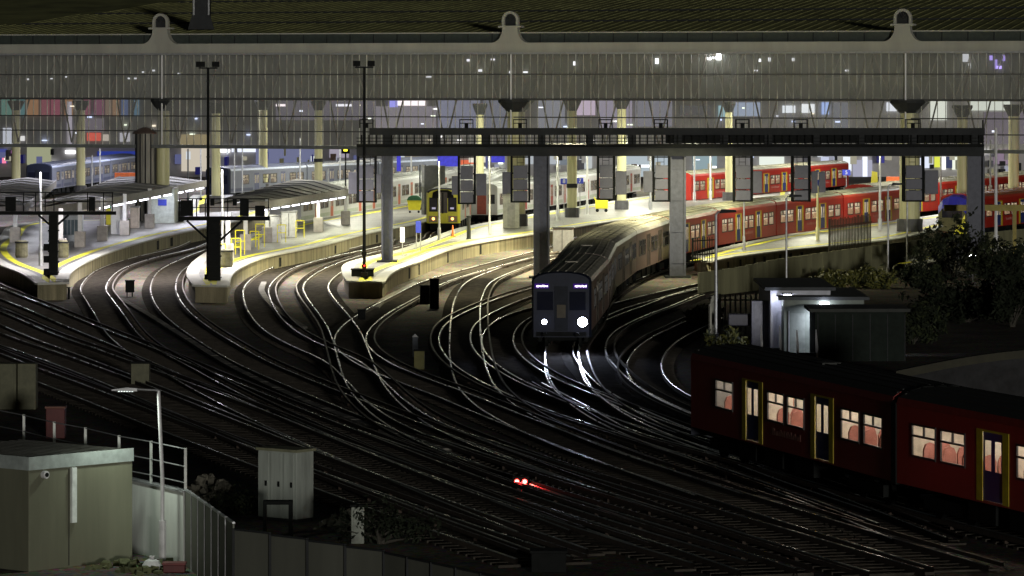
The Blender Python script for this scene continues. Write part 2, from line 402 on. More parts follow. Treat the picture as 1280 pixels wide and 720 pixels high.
# ---------------------------------------------------------------- station building
FL = Vector((-640/15.0, F/15.0)); FR = Vector((640/16.5, F/16.5)); FU = (FR-FL).normalized(); FN = Vector((-FU.y, FU.x)); FA = math.atan2(FU.y, FU.x)
def fs(px): return 15 + 1.5*px/1280
def fx(px):
    s = fs(px); return (Vector(((px-640)/s, F/s)) - FL).dot(FU)
shed = empty('train_shed', (FL.x, FL.y, 0), 'long station roof with pale cornice, arched ornaments and a dirty glazed end screen', 'station building', rz=FA)
XA, XB = fx(-70), fx(1350)
ZB, Z182 = 7.3, 7.3
ZT = H + 2.2                     # underside of cornice
glass = glassy('dirty_glass', (0.93, 0.92, 0.90), 0.60, dif=(0.35, 0.36, 0.35), glossy=0.04, dirt=0.12)
MB().face([(XA,0,ZB),(XB,0,ZB),(XB,0,ZT),(XA,0,ZT)]).build('glazing', glass, shed)
cm = MB()
cm.prism([(XA,ZT),(XB,ZT),(XB,ZT+.75),(XA,ZT+.75)], -.35, .5)
cm.box(XA,XB,-.45,-.352,ZT+.02,ZT+.13)
cm.box(XA,XB,-.42,-.352,ZT+.66,ZT+.76)
cm.build('cornice', STONE, shed)
MB().box(XA,XB,-.5,.2,ZT-.16,ZT-.003).build('gutter', GALV, shed)
# recessed clerestory above the cornice
ck = MB(); ck.box(XA,XB,.3,.5,ZT+.753,ZT+1.5); 
ck.build('clerestory', mat('dark_clerestory', (0.045,0.055,0.05), 0.35), shed)
cb = MB(); x = XA
while x < XB: cb.box(x,x+.06,.24,.298,ZT+.76,ZT+1.5); x += 2.05
cb.build('clerestory_bars', DGREY, shed)
MB().box(XA,XB,.12,.6,ZT+1.503,ZT+1.6).build('ridge_flashing', STONE, shed)
# ornaments
for px in (203, 640, 1130):
    x = fx(px); s = fs(px); k = 1/ s
    prof = [(x-25*k, ZT+.752)]
    for t in range(9):
        a = t/8*PI/2; prof.append((x-25*k + 15*k*math.sin(a), ZT+.752 + (18*k)*(1-math.cos(a))))
    prof += [(x-10*k, ZT+1.95), (x+10*k, ZT+1.95)]
    for t in range(8, -1, -1):
        a = t/8*PI/2; prof.append((x+25*k - 15*k*math.sin(a), ZT+.752 + (18*k)*(1-math.cos(a))))
    o = MB().prism(prof, -.5, .1); o.box(x-15*k, x+15*k, -.6, .2, ZT+1.953, ZT+2.1)
    pc = o.build('ornament_pedestal', STONE, shed)
    mb = MB(); ri, ro = .50, .70
    z0 = ZT+2.103
    for t in range(16):
        a0 = PI*t/16; a1 = PI*(t+1)/16
        P = [(x+r*math.cos(a), z0+.45+r*math.sin(a)) for r, a in ((ri,a0),(ro,a0),(ro,a1),(ri,a1))]
        mb.prism(P, -.45, -.1)
    for sg in (-1,1): mb.prism([(x+sg*ri,z0),(x+sg*ro,z0),(x+sg*ro,z0+.45),(x+sg*ri,z0+.45)][::sg], -.45, -.1)
    mb.build('arch', STONE, pc)
    mb = MB()
    mb.prism([(x+ri*math.cos(PI*t/12), z0+.45+ri*math.sin(PI*t/12)) for t in range(13)] + [(x-ri, z0+.003), (x+ri, z0+.003)], -.2, -.15)
    for t in range(1,6):
        a = PI*t/6; mb.tube((x, -.3, z0+.4), (x+ri*math.cos(a), -.3, z0+.45+ri*math.sin(a)), .035, n=5)
    mb.build('fan_grille', DGREY, pc)
# glazing bars: bright thin mullions and dark transoms
bars = MB(); pipes = MB(); px = -60; i = 0
gb = mat('mullion_steel', (0.62, 0.62, 0.56), 0.5, 0.1, var=0.5, scale=.5, c2=(.08,.08,.07))
db = mat('transom_steel', (0.05, 0.05, 0.05), 0.6)
x = fx(-60)
while x < XB:
    bars.box(x-.016, x+.016, -.09, -.004, ZB, ZT-.16); x += .64
tag(bars.build('mullions', gb, shed), kind='stuff')
tr = MB()
for py, h in ((93,.09),(124,.16),(146,.09),(165,.09)):
    z = H + (100-py)/15.6; tr.box(XA, XB, -.14, -.092, z-h/2, z+h/2)
tr.build('transoms', db, shed)
MB().box(XA,XB,-.25,.25,ZB-.28,ZB-.002).build('bottom_girder', mat('girder_grey', (0.13,0.14,0.14), .5), shed)
for px in (204, 640, 1133):
    x = fx(px); p = MB(); p.tube((x,-.25,ZB),(x,-.25,ZT-.16),.07); p.build('drainpipe', WHITE, shed)
# roof slopes behind
rf = MB(); NX = 60; ROWS = [(.5, ZT+1.5), (14, ZT+2.6), (28, ZT+3.7), (45, ZT+5.05), (62, ZT+6.4), (185, ZT+16)]
for a in range(len(ROWS)-1):
    y0, z0 = ROWS[a]; y1, z1 = ROWS[a+1]
    rf.face([(XA-30,y0,z0),(XB+30,y0,z0),(XB+30,y1,z1),(XA-30,y1,z1)])
rm = mat('mossy_roof_glazing', (0.27, 0.28, 0.10), 0.75, var=0.5, scale=.25)
rf.build('roof', rm, shed)
rr = MB(); rd = R
for a in range(4):
    y0, z0 = ROWS[a]; y1, z1 = ROWS[a+1]
    x = XA
    while x < XB+10:
        rr.tube((x, y0, z0+.03), (x-1.6, y1, z1+.03), .035, n=4, caps=False); x += .92
    MB().box(XA, XB+20, y1-.1, y1+.1, z1+.02, z1+.14).build('roof_purlin', DGREY, shed)
tag(rr.build('roof_battens', mat('roof_batten', (0.33,0.33,0.14), .7, var=.6, scale=.5), shed), kind='stuff')
# lattice end panel behind the glass and truss struts
gp2 = mat('roof_end_panel', (0.21, 0.215, 0.175), 0.85, var=0.16, scale=.12)
Z124 = H + (100-124)/15.6
MB().box(XA,XB,4.2,4.35,Z124+.1,ZT+1.3).build('roof_end_panel', gp2, shed)
MB().box(XA,XB,3.6,4.0,Z124-.1,Z124+.097).build('truss_chord', DGREY, shed)
px = 8
while px < 1300:
    x = fx(px); st = MB()
    st.tube((x-.9,2.4,Z124),(x+.1,1.9,ZB+.1),.075,n=6).tube((x+.9,2.4,Z124),(x+.1,1.9,ZB+.1),.075,n=6)
    st.tube((x-1.4,2.6,Z124),(x-.6,2.6,ZT),.06,n=6)
    st.build('truss_strut', mat('strut_brown',(.12,.10,.07),.6), shed); px += 67
# dark capitals on the main columns, then the columns
def column(X, Y, r, z0, z1, label, base=(1.2, .75), band=None, name='column'):
    t = empty(name, (X, Y, z0), label, 'column', None)
    MB().lathe([(r*1.0, 0), (r*.94, z1-z0)], 16).build('shaft', CREAM, t, smooth=False)
    if base: MB().lathe([(0,0.0),(base[0],0.0),(base[0],base[1]),(r,base[1]+.02)], 12).build('base', mat('column_base_dark',(.08,.08,.085),.6), t)
    if band: MB().lathe([(r+.06,band),(r+.06,band+.35),(r,band+.36)], 16).build('band', DGREY, t)
    MB().lathe([(r,z1-z0-1.0),(r*1.9,z1-z0-.2),(r*1.9,z1-z0)], 14).build('capital', DGREY, t)
    return t
for px, w_, lab in ((203,.55,'big column rising behind the left canopy'), (645,.75,'broad cream column behind the gantry post at the yellow train'), (1138,.8,'massive cream column with dark stone base on the red train platform')):
    s = fs(px); X = (px-640)/s; Y = F/s + .6
    column(X, Y, w_, PZ, Z124+.0, lab, base=(w_*1.25, .95))
for px, s, w_, zt, bd, lab in ((715,14.8,.42,11.0,2.5,'bright yellow cream column with dark band left of the blue number signs'),
                          (777,13.95,.42,11.0,2.6,'yellow cream column with dark base behind the dark signal cages'),
                          (398,12.2,.42,10.5,3.2,'cream column above the middle canopy with dark band'),
                          (329,12.0,.46,10.5,None,'wide grey cream column beyond the middle canopy'),
                          (270,13.4,.42,10.5,None,'cream column right behind the left floodlight mast'),
                          (101,12.2,.46,10.5,None,'cream column beside the pale blue train'),
                          (20,12.2,.46,10.5,None,'leftmost cream column by the photo edge'),
                          (911,13.0,.35,10.5,None,'slim yellow column at the end of the distant red carriage'),
                          (1203,15.0,.45,10.5,None,'cream column above the blue nosed train'),
                          (1267,14.6,.46,10.5,1.2,'rightmost cream column with dark band')):
    column((px-640)/s, F/s, w_, PZ, zt, lab, base=(.62,.8), band=bd)
column((600-640)/14.0, F/14.0, .35, PZ, 10.5, 'slim column between the hanging signal cages over the yellow train', base=(.6,.6))

# concourse block at the back
cs = 9.6; YB = F/cs
con = empty('concourse_building', (0, YB, 0), 'bright concourse wall with lit windows, glowing shop and wall panels and coloured banners', 'station building')
cw = mat('concourse_wall', (0.42, 0.41, 0.42), 0.8, var=0.25, scale=.2)
MB().box(-85, 90, 0, 8, 0, 19).build('wall', cw, con)
def bx_(px0, px1, py0, py1, m, name, d=-.3, s=cs):
    X0 = (px0-640)/s; X1 = (px1-640)/s; z1 = zat(py0, s); z0 = max(zat(py1, s), .02)
    return MB().box(X0, X1, d-R.uniform(0,.12), -.003, z0, z1).build(name, m, con)
def em(r,g,b,st): return emis('glow_%d_%d_%d_%d' % (r*20,g*20,b*20,st*20), (r,g,b), st)
BAN = [(2,20,(.15,.5,.4)),(24,31,(.1,.45,.5)),(33,48,(.8,.35,.1)),(52,62,(.55,.05,.13)),(64,75,(.6,.04,.16)),(81,91,(.8,.35,.15)),(95,103,(.3,.25,.25)),(105,113,(.55,.05,.2)),(118,130,(.45,.04,.22)),(132,139,(.5,.3,.2)),(141,149,(.7,.35,.15)),(152,160,(.08,.2,.6)),(168,174,(.1,.4,.7))]
for a, b, c in BAN: bx_(a, b, 118, 145, em(c[0]*.8+.12, c[1]*.8+.12, c[2]*.8+.12, .42), 'banner')
LIT = [(4,15,160,181,(.8,.85,1),.9),(25,31,170,176,(1,1,1),1.2),(84,90,127,180,(.8,.75,.9),.6),(105,130,148,165,(.35,.3,.38),.5),(109,126,166,176,(.9,.12,.08),1),(128,136,168,176,(.9,.8,.7),.8),
       (150,163,166,177,(.8,.8,.9),.8),(225,262,168,182,(.8,.65,.35),.5),(345,357,130,133,(1,.9,.95),2),(364,392,130,133,(1,.8,.8),1.6),(345,470,126,150,(.33,.3,.38),.42),
       (420,440,130,133,(.9,.9,1),1.6),(487,497,126,134,(.35,.35,1),1.4),(497,532,126,132,(1,.9,.95),1.9),(470,545,133,160,(.55,.5,.6),.5),
       (548,600,118,160,(.4,.42,.6),.6),(604,638,124,160,(.36,.38,.5),.5),(672,706,124,160,(.5,.52,.62),.55),(719,744,124,144,(.75,.62,.8),.9),(748,790,124,160,(.6,.55,.72),.6),
       (794,840,126,158,(.45,.45,.55),.5),(850,888,132,144,(.2,.2,.22),.4),(898,906,132,146,(.5,.8,.9),.8),(917,950,128,145,(.5,.6,.8),.8),(978,994,132,141,(.85,.92,1),1.6),(1002,1018,130,141,(.9,.95,1),1.7),
       (1027,1036,128,143,(.4,.55,1),1.5),(1040,1060,128,160,(.4,.42,.5),.5),(1108,1126,128,139,(.85,.9,1),1.5),(1163,1183,125,150,(.9,.95,.85),1.2),(1212,1262,125,138,(.85,.92,.82),1.1),
       (1090,1128,165,182,(.5,.5,.42),.5),(1230,1280,140,180,(.35,.34,.36),.5)]
for a, b, y0, y1, c, st in LIT: bx_(a, b, y0, y1, em(*c, st), 'lit_window')
LOW = [(0,9,186,204,(.1,.12,.4),.6),(3,8,192,204,(1,.25,.4),1),(8,16,188,199,(.5,.2,.5),.6),(41,49,190,197,(.9,1,.2),1.2),(82,94,188,192,(1,1,1),3),(34,64,184,206,(.75,.78,.5),.42),(122,170,189,200,(.03,.05,.3),.8),
       (126,134,190,194,(1,1,1),2),(106,124,196,225,(.5,.42,.35),.35),(227,261,184,214,(.95,.85,.7),.62),(275,287,187,190,(1,1,1),4),(290,320,184,190,(.8,.85,1),1.2),(320,396,184,206,(.25,.27,.45),.6),
       (412,436,184,197,(.55,.5,.6),.6),(372,384,186,190,(.6,.7,1),1.6),(500,545,184,208,(.5,.46,.36),.45),(576,600,200,206,(.9,.2,.1),.8),(586,608,196,203,(.9,.85,.7),.9),(640,700,190,205,(.7,.75,.8),.6),(690,720,188,206,(.35,.4,.45),.5),
       (724,740,195,226,(.7,.75,.75),.7),(782,835,195,222,(.62,.72,.78),.7),(790,812,206,209,(1,1,1),2),(866,896,195,214,(.45,.6,.65),.6),(874,896,207,213,(.1,.3,.6),.7),
       (949,980,196,236,(.93,1,.9),.9),(1026,1046,196,232,(.7,.75,.95),.8),(1048,1064,196,214,(.9,.95,1),1),(1066,1090,200,226,(.55,.55,.7),.7),(1078,1084,196,232,(.85,.9,1),1.2),(1150,1166,196,210,(.8,.85,1),1),
       (1168,1175,196,209,(.85,.9,.1),.9),(1176,1182,196,212,(1,1,.95),1.2),(1190,1198,196,212,(.9,.95,.8),1),(1182,1190,196,210,(.1,.12,.25),.5),(1230,1240,187,191,(1,1,1),3),(1242,1260,186,205,(.4,.3,.4),.6),(1252,1259,194,200,(1,.1,.15),1.2)]
for a, b, y0, y1, c, st in LOW: bx_(a, b, y0, y1, em(*c, st), 'glow_panel')  # glow put into walls, signs and shop fronts alike
for k in range(60):
    a = R.uniform(0,1275); y0 = R.choice([R.uniform(128,176), R.uniform(186,212)]); c = R.choice([(1,1,1),(.8,.85,1),(1,.9,.7),(.6,.7,1),(.9,1,.8)])
    bx_(a, a+R.uniform(1.5,7), y0, y0+R.uniform(1,2.4), em(*c, 2.5), 'strip_lamp', d=-.6)
KM = [MGREY, DGREY, cw, CREAM, WHITE, em(.6,.62,.75,.5), em(.2,.22,.45,.5), em(.7,.66,.5,.5), em(.8,.85,.9,.8), mat('kiosk_brown',(.2,.12,.08),.6), BLUEP]
for k in range(110):
    a = R.uniform(0,1275); w_ = R.uniform(1.5,8); y0 = R.uniform(184,212)
    bx_(a, a+w_, y0, y0+R.uniform(4,16), KM[R.randrange(len(KM))], 'kiosk', d=-R.uniform(.6,3))
# glowing boxes standing in for lamp reflections high in the screen
hl = MB()
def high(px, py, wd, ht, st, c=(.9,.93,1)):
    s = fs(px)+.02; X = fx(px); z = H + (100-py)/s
    MB().box(X-wd/s/2, X+wd/s/2, 3.9, 4.15, z-ht/s/2, z+ht/s/2).build('lamp_reflection', em(*c, st), shed)
lat = MB(); px = -50
while px < 1330:
    x = fx(px)
    lat.tube((x,3.2,Z124+.1),(x+1.3,3.2,ZT-.1),.045,n=5,caps=False).tube((x+1.3,3.2,ZT-.1),(x+2.6,3.2,Z124+.1),.045,n=5,caps=False).tube((x,2.6,Z124+1.6),(x+2.6,2.6,Z124+1.9),.03,n=4,caps=False)
    px += 41
tag(lat.build('roof_lattice', mat('lattice_paint',(.34,.33,.27),.6,var=.4), shed), kind='stuff')
for px_, py_, w_ in ((876,72,90),(800,76,14),(1195,76,22),(1228,80,16),(575,82,10),(925,80,12),(1040,84,10),(160,88,8)):
    p_ = FL+FU*fx(px_)+FN*2.2; point((p_.x, p_.y, zat(py_, fs(px_))), w_, (.85,.88,1), .05, 'panel_glow_light')  # points added behind the glass for a soft glow on the end panel
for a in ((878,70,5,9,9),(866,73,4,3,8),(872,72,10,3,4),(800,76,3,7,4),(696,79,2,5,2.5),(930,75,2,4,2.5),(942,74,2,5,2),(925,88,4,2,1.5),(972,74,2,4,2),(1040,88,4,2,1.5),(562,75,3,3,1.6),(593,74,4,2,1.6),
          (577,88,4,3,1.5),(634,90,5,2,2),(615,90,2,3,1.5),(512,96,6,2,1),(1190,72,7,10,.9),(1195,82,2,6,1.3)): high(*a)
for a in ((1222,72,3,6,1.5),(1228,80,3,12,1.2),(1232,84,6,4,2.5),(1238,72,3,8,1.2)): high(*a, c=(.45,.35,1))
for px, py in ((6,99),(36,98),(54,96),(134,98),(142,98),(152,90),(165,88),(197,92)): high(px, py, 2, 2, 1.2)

# turret over left platform
def vent():
    s = 15.2; t = empty('roof_turret', ((183-640)/s, F/s, 0), 'round grey turret with dark conical cap between the left canopies', 'turret')
    z = zat(167, s)
    MB().lathe([(.85,0),(.85,z)], 14).build('drum', mat('turret_grey',(.24,.23,.2),.6,var=.4,streak=True), t)
    mb = MB()
    for k in range(12):
        a = 2*PI*k/12; mb.tube((.87*math.cos(a),.87*math.sin(a),0),(.87*math.cos(a),.87*math.sin(a),z),.06,n=5)
    mb.build('ribs', DGREY, t)
    MB().lathe([(1.15,z),(1.15,z+.08),(.6,z+.42),(.12,z+.6),(.1,z+.85),(0,z+.86)], 18).build('cap', mat('cap_brown',(.09,.06,.05),.6), t)
vent()
# tower stub on the roof top left
tw = empty('roof_lantern_tower', (*(FL+FU*fx(213)+FN*6), ZT+2), 'dark lattice lantern tower on the roof beside the left arched ornament', 'tower')
MB().box(-.7,.7,-.7,.7,0,4.2).build('core', DGREY, tw)
for sx in (-1,1): MB().tube((sx*.62,-.9,1.2),(sx*.62,-.9,4.2),.09).build('pipe', GALV, tw)
MB().prism([(-1.1,0),(1.1,0),(.75,1.2),(-.75,1.2)], -1, -.71).build('foot', DGREY, tw)

# ---------------------------------------------------------------- canopies
LSTRIP = emis('fluorescent', (0.88, 0.9, 1.0), 7)
LVIO = (0.9, 0.9, 1.0); LYEL = (1.0, 1.0, 0.68)
def canopy(near, far, zc, label, stripedge, nst, lampcol, power, ridge=.3):
    """near/far: (left,right) ground points; the roof is a low ridge between them"""
    nl, nr = near; fl, fr = far; o = nl.copy(); root = empty('platform_canopy', (o.x, o.y, 0), label, 'canopy')
    nl, nr, fl, fr = [p-o for p in (nl, nr, fl, fr)]; N = 10
    mb = MB(); rib = MB()
    for i in range(N):
        t0, t1 = i/N, (i+1)/N
        a0 = nl.lerp(fl, t0); b0 = nr.lerp(fr, t0); a1 = nl.lerp(fl, t1); b1 = nr.lerp(fr, t1)
        m0 = (a0+b0)/2; m1 = (a1+b1)/2
        for (p, q, pz, qz, p1, q1) in ((a0, m0, zc, zc+ridge, a1, m1), (m0, b0, zc+ridge, zc, m1, b1)):
            mb.face([(p.x,p.y,pz),(q.x,q.y,qz),(q1.x,q1.y,qz),(p1.x,p1.y,pz)])
            mb.face([(p.x,p.y,pz-.12),(p1.x,p1.y,pz-.12),(q1.x,q1.y,qz-.12),(q.x,q.y,qz-.12)])
            rib.tube((p.x,p.y,pz+.04),(q.x,q.y,qz+.04),.05,n=4,caps=False)
    mb.build('roof', ROOFM, root); rib.build('roof_ribs', mat('rib_felt',(.15,.145,.14),.8), root)
    v = MB()
    for a, b in ((nl,fl),(nr,fr),(nl,nr)):
        d = b-a; v.obox((a+b)/2, d, d.length, .08, zc-.5, zc+.06)
    v.build('valance', mat('valance_grey',(.2,.19,.19),.7), root)
    a, b = (nl, fl) if stripedge < 0 else (nr, fr)
    inn = (nl-nr).normalized()*(.55)*(1 if stripedge > 0 else -1)
    for i in range(nst):
        t = (i+.5)/nst; p = a.lerp(b, t)+inn; d = b-a
        st = MB(); st.obox(p, d, d.length/nst*.6, .14, zc-.62, zc-.5); st.build('light_strip', LSTRIP, root)
        area((p.x+o.x, p.y+o.y, zc-.7), power, lampcol, 1.2, name='strip_light')
    return root
def g2(px, py, z): return G(px, py, z).to_2d()
canopy((g2(36,262,3.9), g2(124,251,3.9)), (g2(150,221,3.9), g2(258,226,3.9)), 3.9, 'long dark canopy of the left platform with a row of bright tubes along its edge', 1, 9, LVIO, 60)
canopy((g2(-60,262,3.9), g2(30,258,3.9)), (g2(0,226,3.9), g2(70,226,3.9)), 3.9, 'dark canopy roof at the far left edge of the photo', 1, 5, LVIO, 40)
canopy((g2(250,257,3.9), g2(330,253,3.9)), (g2(372,224,3.9), g2(437,237,3.9)), 3.9, 'dark canopy of the middle platform with tubes along its right edge', 1, 9, LYEL, 60)

# canopy posts on plinths
def post_proto(label):
    t = empty('canopy_post', (0,0,PZ), label, 'post', 'canopy posts on plinths')
    MB().box(-.14,.14,-.14,.14,1.1,3.1).build('shaft', WHITE, t, bevel=.02)
    MB().box(-.36,.36,-.36,.36,0,1.1).build('plinth', PINKW, t, bevel=.03)
    return t
PP = None
for px, py, lab in ((19,303,'white canopy post on plinth at the far left of the left platform'),(76,319,'white canopy post on plinth just right of the black signal post'),(100,309,'white canopy post before the grey shelter'),
                    (128,301,'white canopy post left of the yellow and green panel'),(156,294,'white canopy post right of the yellow panel'),(187,285,'white canopy post left of the small blue sign'),
                    (285,326,'white canopy post nearest the tip of the middle platform'),(307,313,'white canopy post between the yellow hoops'),(334,303,'white canopy post beside the tall white box'),(398,290,'white canopy post standing alone right of the big grey box'),
                    (432,281,'white canopy post with dark plinth at the end of the tube row')):
    p = G(px, py, PZ)
    if PP is None: PP = post_proto(lab); o = PP
    else: o = copy_tree(PP)
    place(o, p, 0, lab)
def planter(px, py, lab):
    t = empty('litter_bin', G(px,py,PZ), lab, 'bin', 'squat mossy bins')
    MB().lathe([(0,0),(.36,0),(.42,.15),(.4,1.05),(.3,1.12),(0,1.12)], 14).build('drum', OLIVE, t)
    MB().lathe([(.44,.95),(.46,1.0),(.44,1.06)], 14).build('rim', DGREY, t)
planter(27,322,'squat mossy bin left of the tall lamp post on the left platform'); planter(78,322,'squat mossy bin right of the black signal post'); planter(283,334,'squat mossy bin near the tip of the middle platform')

def block(name, px, py, wpx, hpx, dep, m, label, cat, z=PZ, extra=None, bev=.03, group=None):
    p = G(px, py, z); s = (py-YH)/(H-z); w_ = wpx/s; h_ = hpx/s
    t = empty(name, p, label, cat, group)
    MB().box(-w_/2,w_/2,0,dep,0,h_-.1).build('body', m, t, bevel=bev)
    MB().box(-w_/2-.05,w_/2+.05,-.05,dep+.05,h_-.097,h_).build('top', mat('top_grey',(.25,.25,.26),.6), t)
    if extra: extra(t, w_, h_)
    return t
def door_x(t, w_, h_):
    MB().box(-w_*.36,-w_*.03,-.03,-.003,.1,h_*.82).build('door', DGREY, t); MB().box(w_*.03,w_*.36,-.03,-.003,.1,h_*.82).build('door', DGREY, t)
def glaz_x(t, w_, h_):
    for k in range(4):
        x = -w_*.42+k*w_*.21; MB().box(x,x+w_*.17,-.03,-.003,h_*.25,h_*.8).build('window', mat('shelter_glass',(.12,.16,.19),.15), t)
def sign_x(t, w_, h_):
    MB().box(-.35,.35,-.06,-.003,h_*.5,h_*.68).build('sign', BLUE, t)
block('shelter', 89, 302, 22, 34, 2.5, mat('pale_grey_panel',(.4,.43,.47),.4), 'pale grey glazed shelter on the left platform', 'shelter', extra=glaz_x)
block('kiosk', 146, 293, 15, 46, 1.5, WHITE, 'tall white cabinet beside the yellow and green panel', 'cabinet')
block('vending_panel', 137, 281, 9, 28, .8, YEL, 'yellow panel with green top under the left canopy', 'panel', extra=lambda t,w,h: MB().box(-w/2,w/2,-.03,-.003,h*.72,h*.88).build('green_patch', mat('sign_green',(.02,.35,.12),.5), t))
block('cabinet', 168, 285, 10, 27, 1, mat('pinkish_cream',(.55,.47,.42),.6), 'pinkish cream cabinet between two canopy posts', 'cabinet', extra=lambda t,w,h: MB().box(-w*.38,w*.38,-.02,-.003,.15,h*.9).build('door', mat('pinkish_cream2',(.6,.52,.47),.6), t))
block('waiting_room', 203, 279, 30, 44, 4, mat('mint_glass_panel',(.5,.55,.53),.3), 'pale mint walled waiting room carrying a small blue sign', 'waiting room', extra=sign_x)
block('ticket_machine', 222, 277, 14, 26, 1, DGREY, 'dark machine right of the waiting room', 'machine', extra=lambda t,w,h: MB().box(-w*.3,w*.3,-.02,-.003,h*.5,h*.85).build('screen', MGREY, t))
block('cabinet', 344, 303, 12, 34, .9, WHITE, 'tall white cabinet on the middle platform', 'cabinet', extra=lambda t,w,h: MB().box(-w*.4,w*.4,-.02,-.003,.15,h*.93).build('door', mat('white2',(.6,.6,.63),.5), t))
block('cabinet', 361, 297, 19, 33, 1.2, mat('pale_violet_panel',(.46,.45,.48),.6), 'wide pale cabinet on the middle platform behind the white one', 'cabinet', extra=door_x and (lambda t,w,h: MB().box(-w*.02,w*.02,-.02,-.003,.1,h*.92).build('door_seam', DGREY, t)))
block('cabinet', 359, 266, 5, 14, .4, YEL, 'slim yellow panel under the middle canopy', 'panel', extra=lambda t,w,h: MB().box(-w*.3,w*.3,-.02,-.003,.2,h*.6).build('notice', WHITE, t))
# yellow hoops
def hoop(px, py, lab, h=1.25):
    t = MB(); w_ = .3
    t.tube((-w_,0,0),(-w_,0,h),.035).tube((w_,0,0),(w_,0,h),.035).tube((-w_,0,h),(w_,0,h),.035).tube((-w_,0,h*.55),(w_,0,h*.55),.03)
    tag(t.build('safety_hoop', YEL, loc=G(px,py,PZ)), lab, 'guard rail', 'yellow safety hoops')
for a in ((276,330,'yellow hoop behind the big black mast on the middle platform'),(295,322,'yellow hoop between the first two canopy posts'),(300,318,'taller yellow hoop beside the second canopy post',1.6),(318,312,'yellow hoop left of the third canopy post'),
          (325,309,'taller yellow hoop touching the third canopy post',1.6),(352,303,'pale yellow hoop before the wide cabinet'),(375,297,'yellow hoop at the right side of the wide cabinet')): hoop(*a)

# ---------------------------------------------------------------- trains
CREAMIN = (0.62, 0.55, 0.45)
def xz_side(mb, y, L, ops, z0, z1, flip, mi=0):
    xs = sorted({0, L} | {v for o in ops for v in o[:2]}); zs = sorted({z0, z1} | {v for o in ops for v in o[2:4]})
    for i in range(len(xs)-1):
        for j in range(len(zs)-1):
            cx = (xs[i]+xs[i+1])/2; cz = (zs[j]+zs[j+1])/2
            if any(o[0] < cx < o[1] and o[2] < cz < o[3] for o in ops): continue
            q = [(xs[i],y,zs[j]),(xs[i+1],y,zs[j]),(xs[i+1],y,zs[j+1]),(xs[i],y,zs[j+1])]
            mb.face(q if flip else q[::-1], mi)
GL = glassy('window_glass', (1,1,1), .88, rough=.05, dif=(.35,.33,.3), glossy=.07)
FRM = mat('window_frame', (.03,.03,.032), .4)
SEAT = mat('seat_red', (.42,.07,.06), .7, var=.2)
SEATG = mat('seat_grey', (.3,.26,.24), .7, var=.2)
CEIL = mat('train_ceiling', (.7,.66,.58), .6)
def roofprof(n=10):
    out = []
    for i in range(n+1):
        a = PI*i/n; x = -1.40*math.cos(a); out.append((x, 3.3 + .48*math.sin(a)**.75 if 0 < i < n else 3.3))
    return out
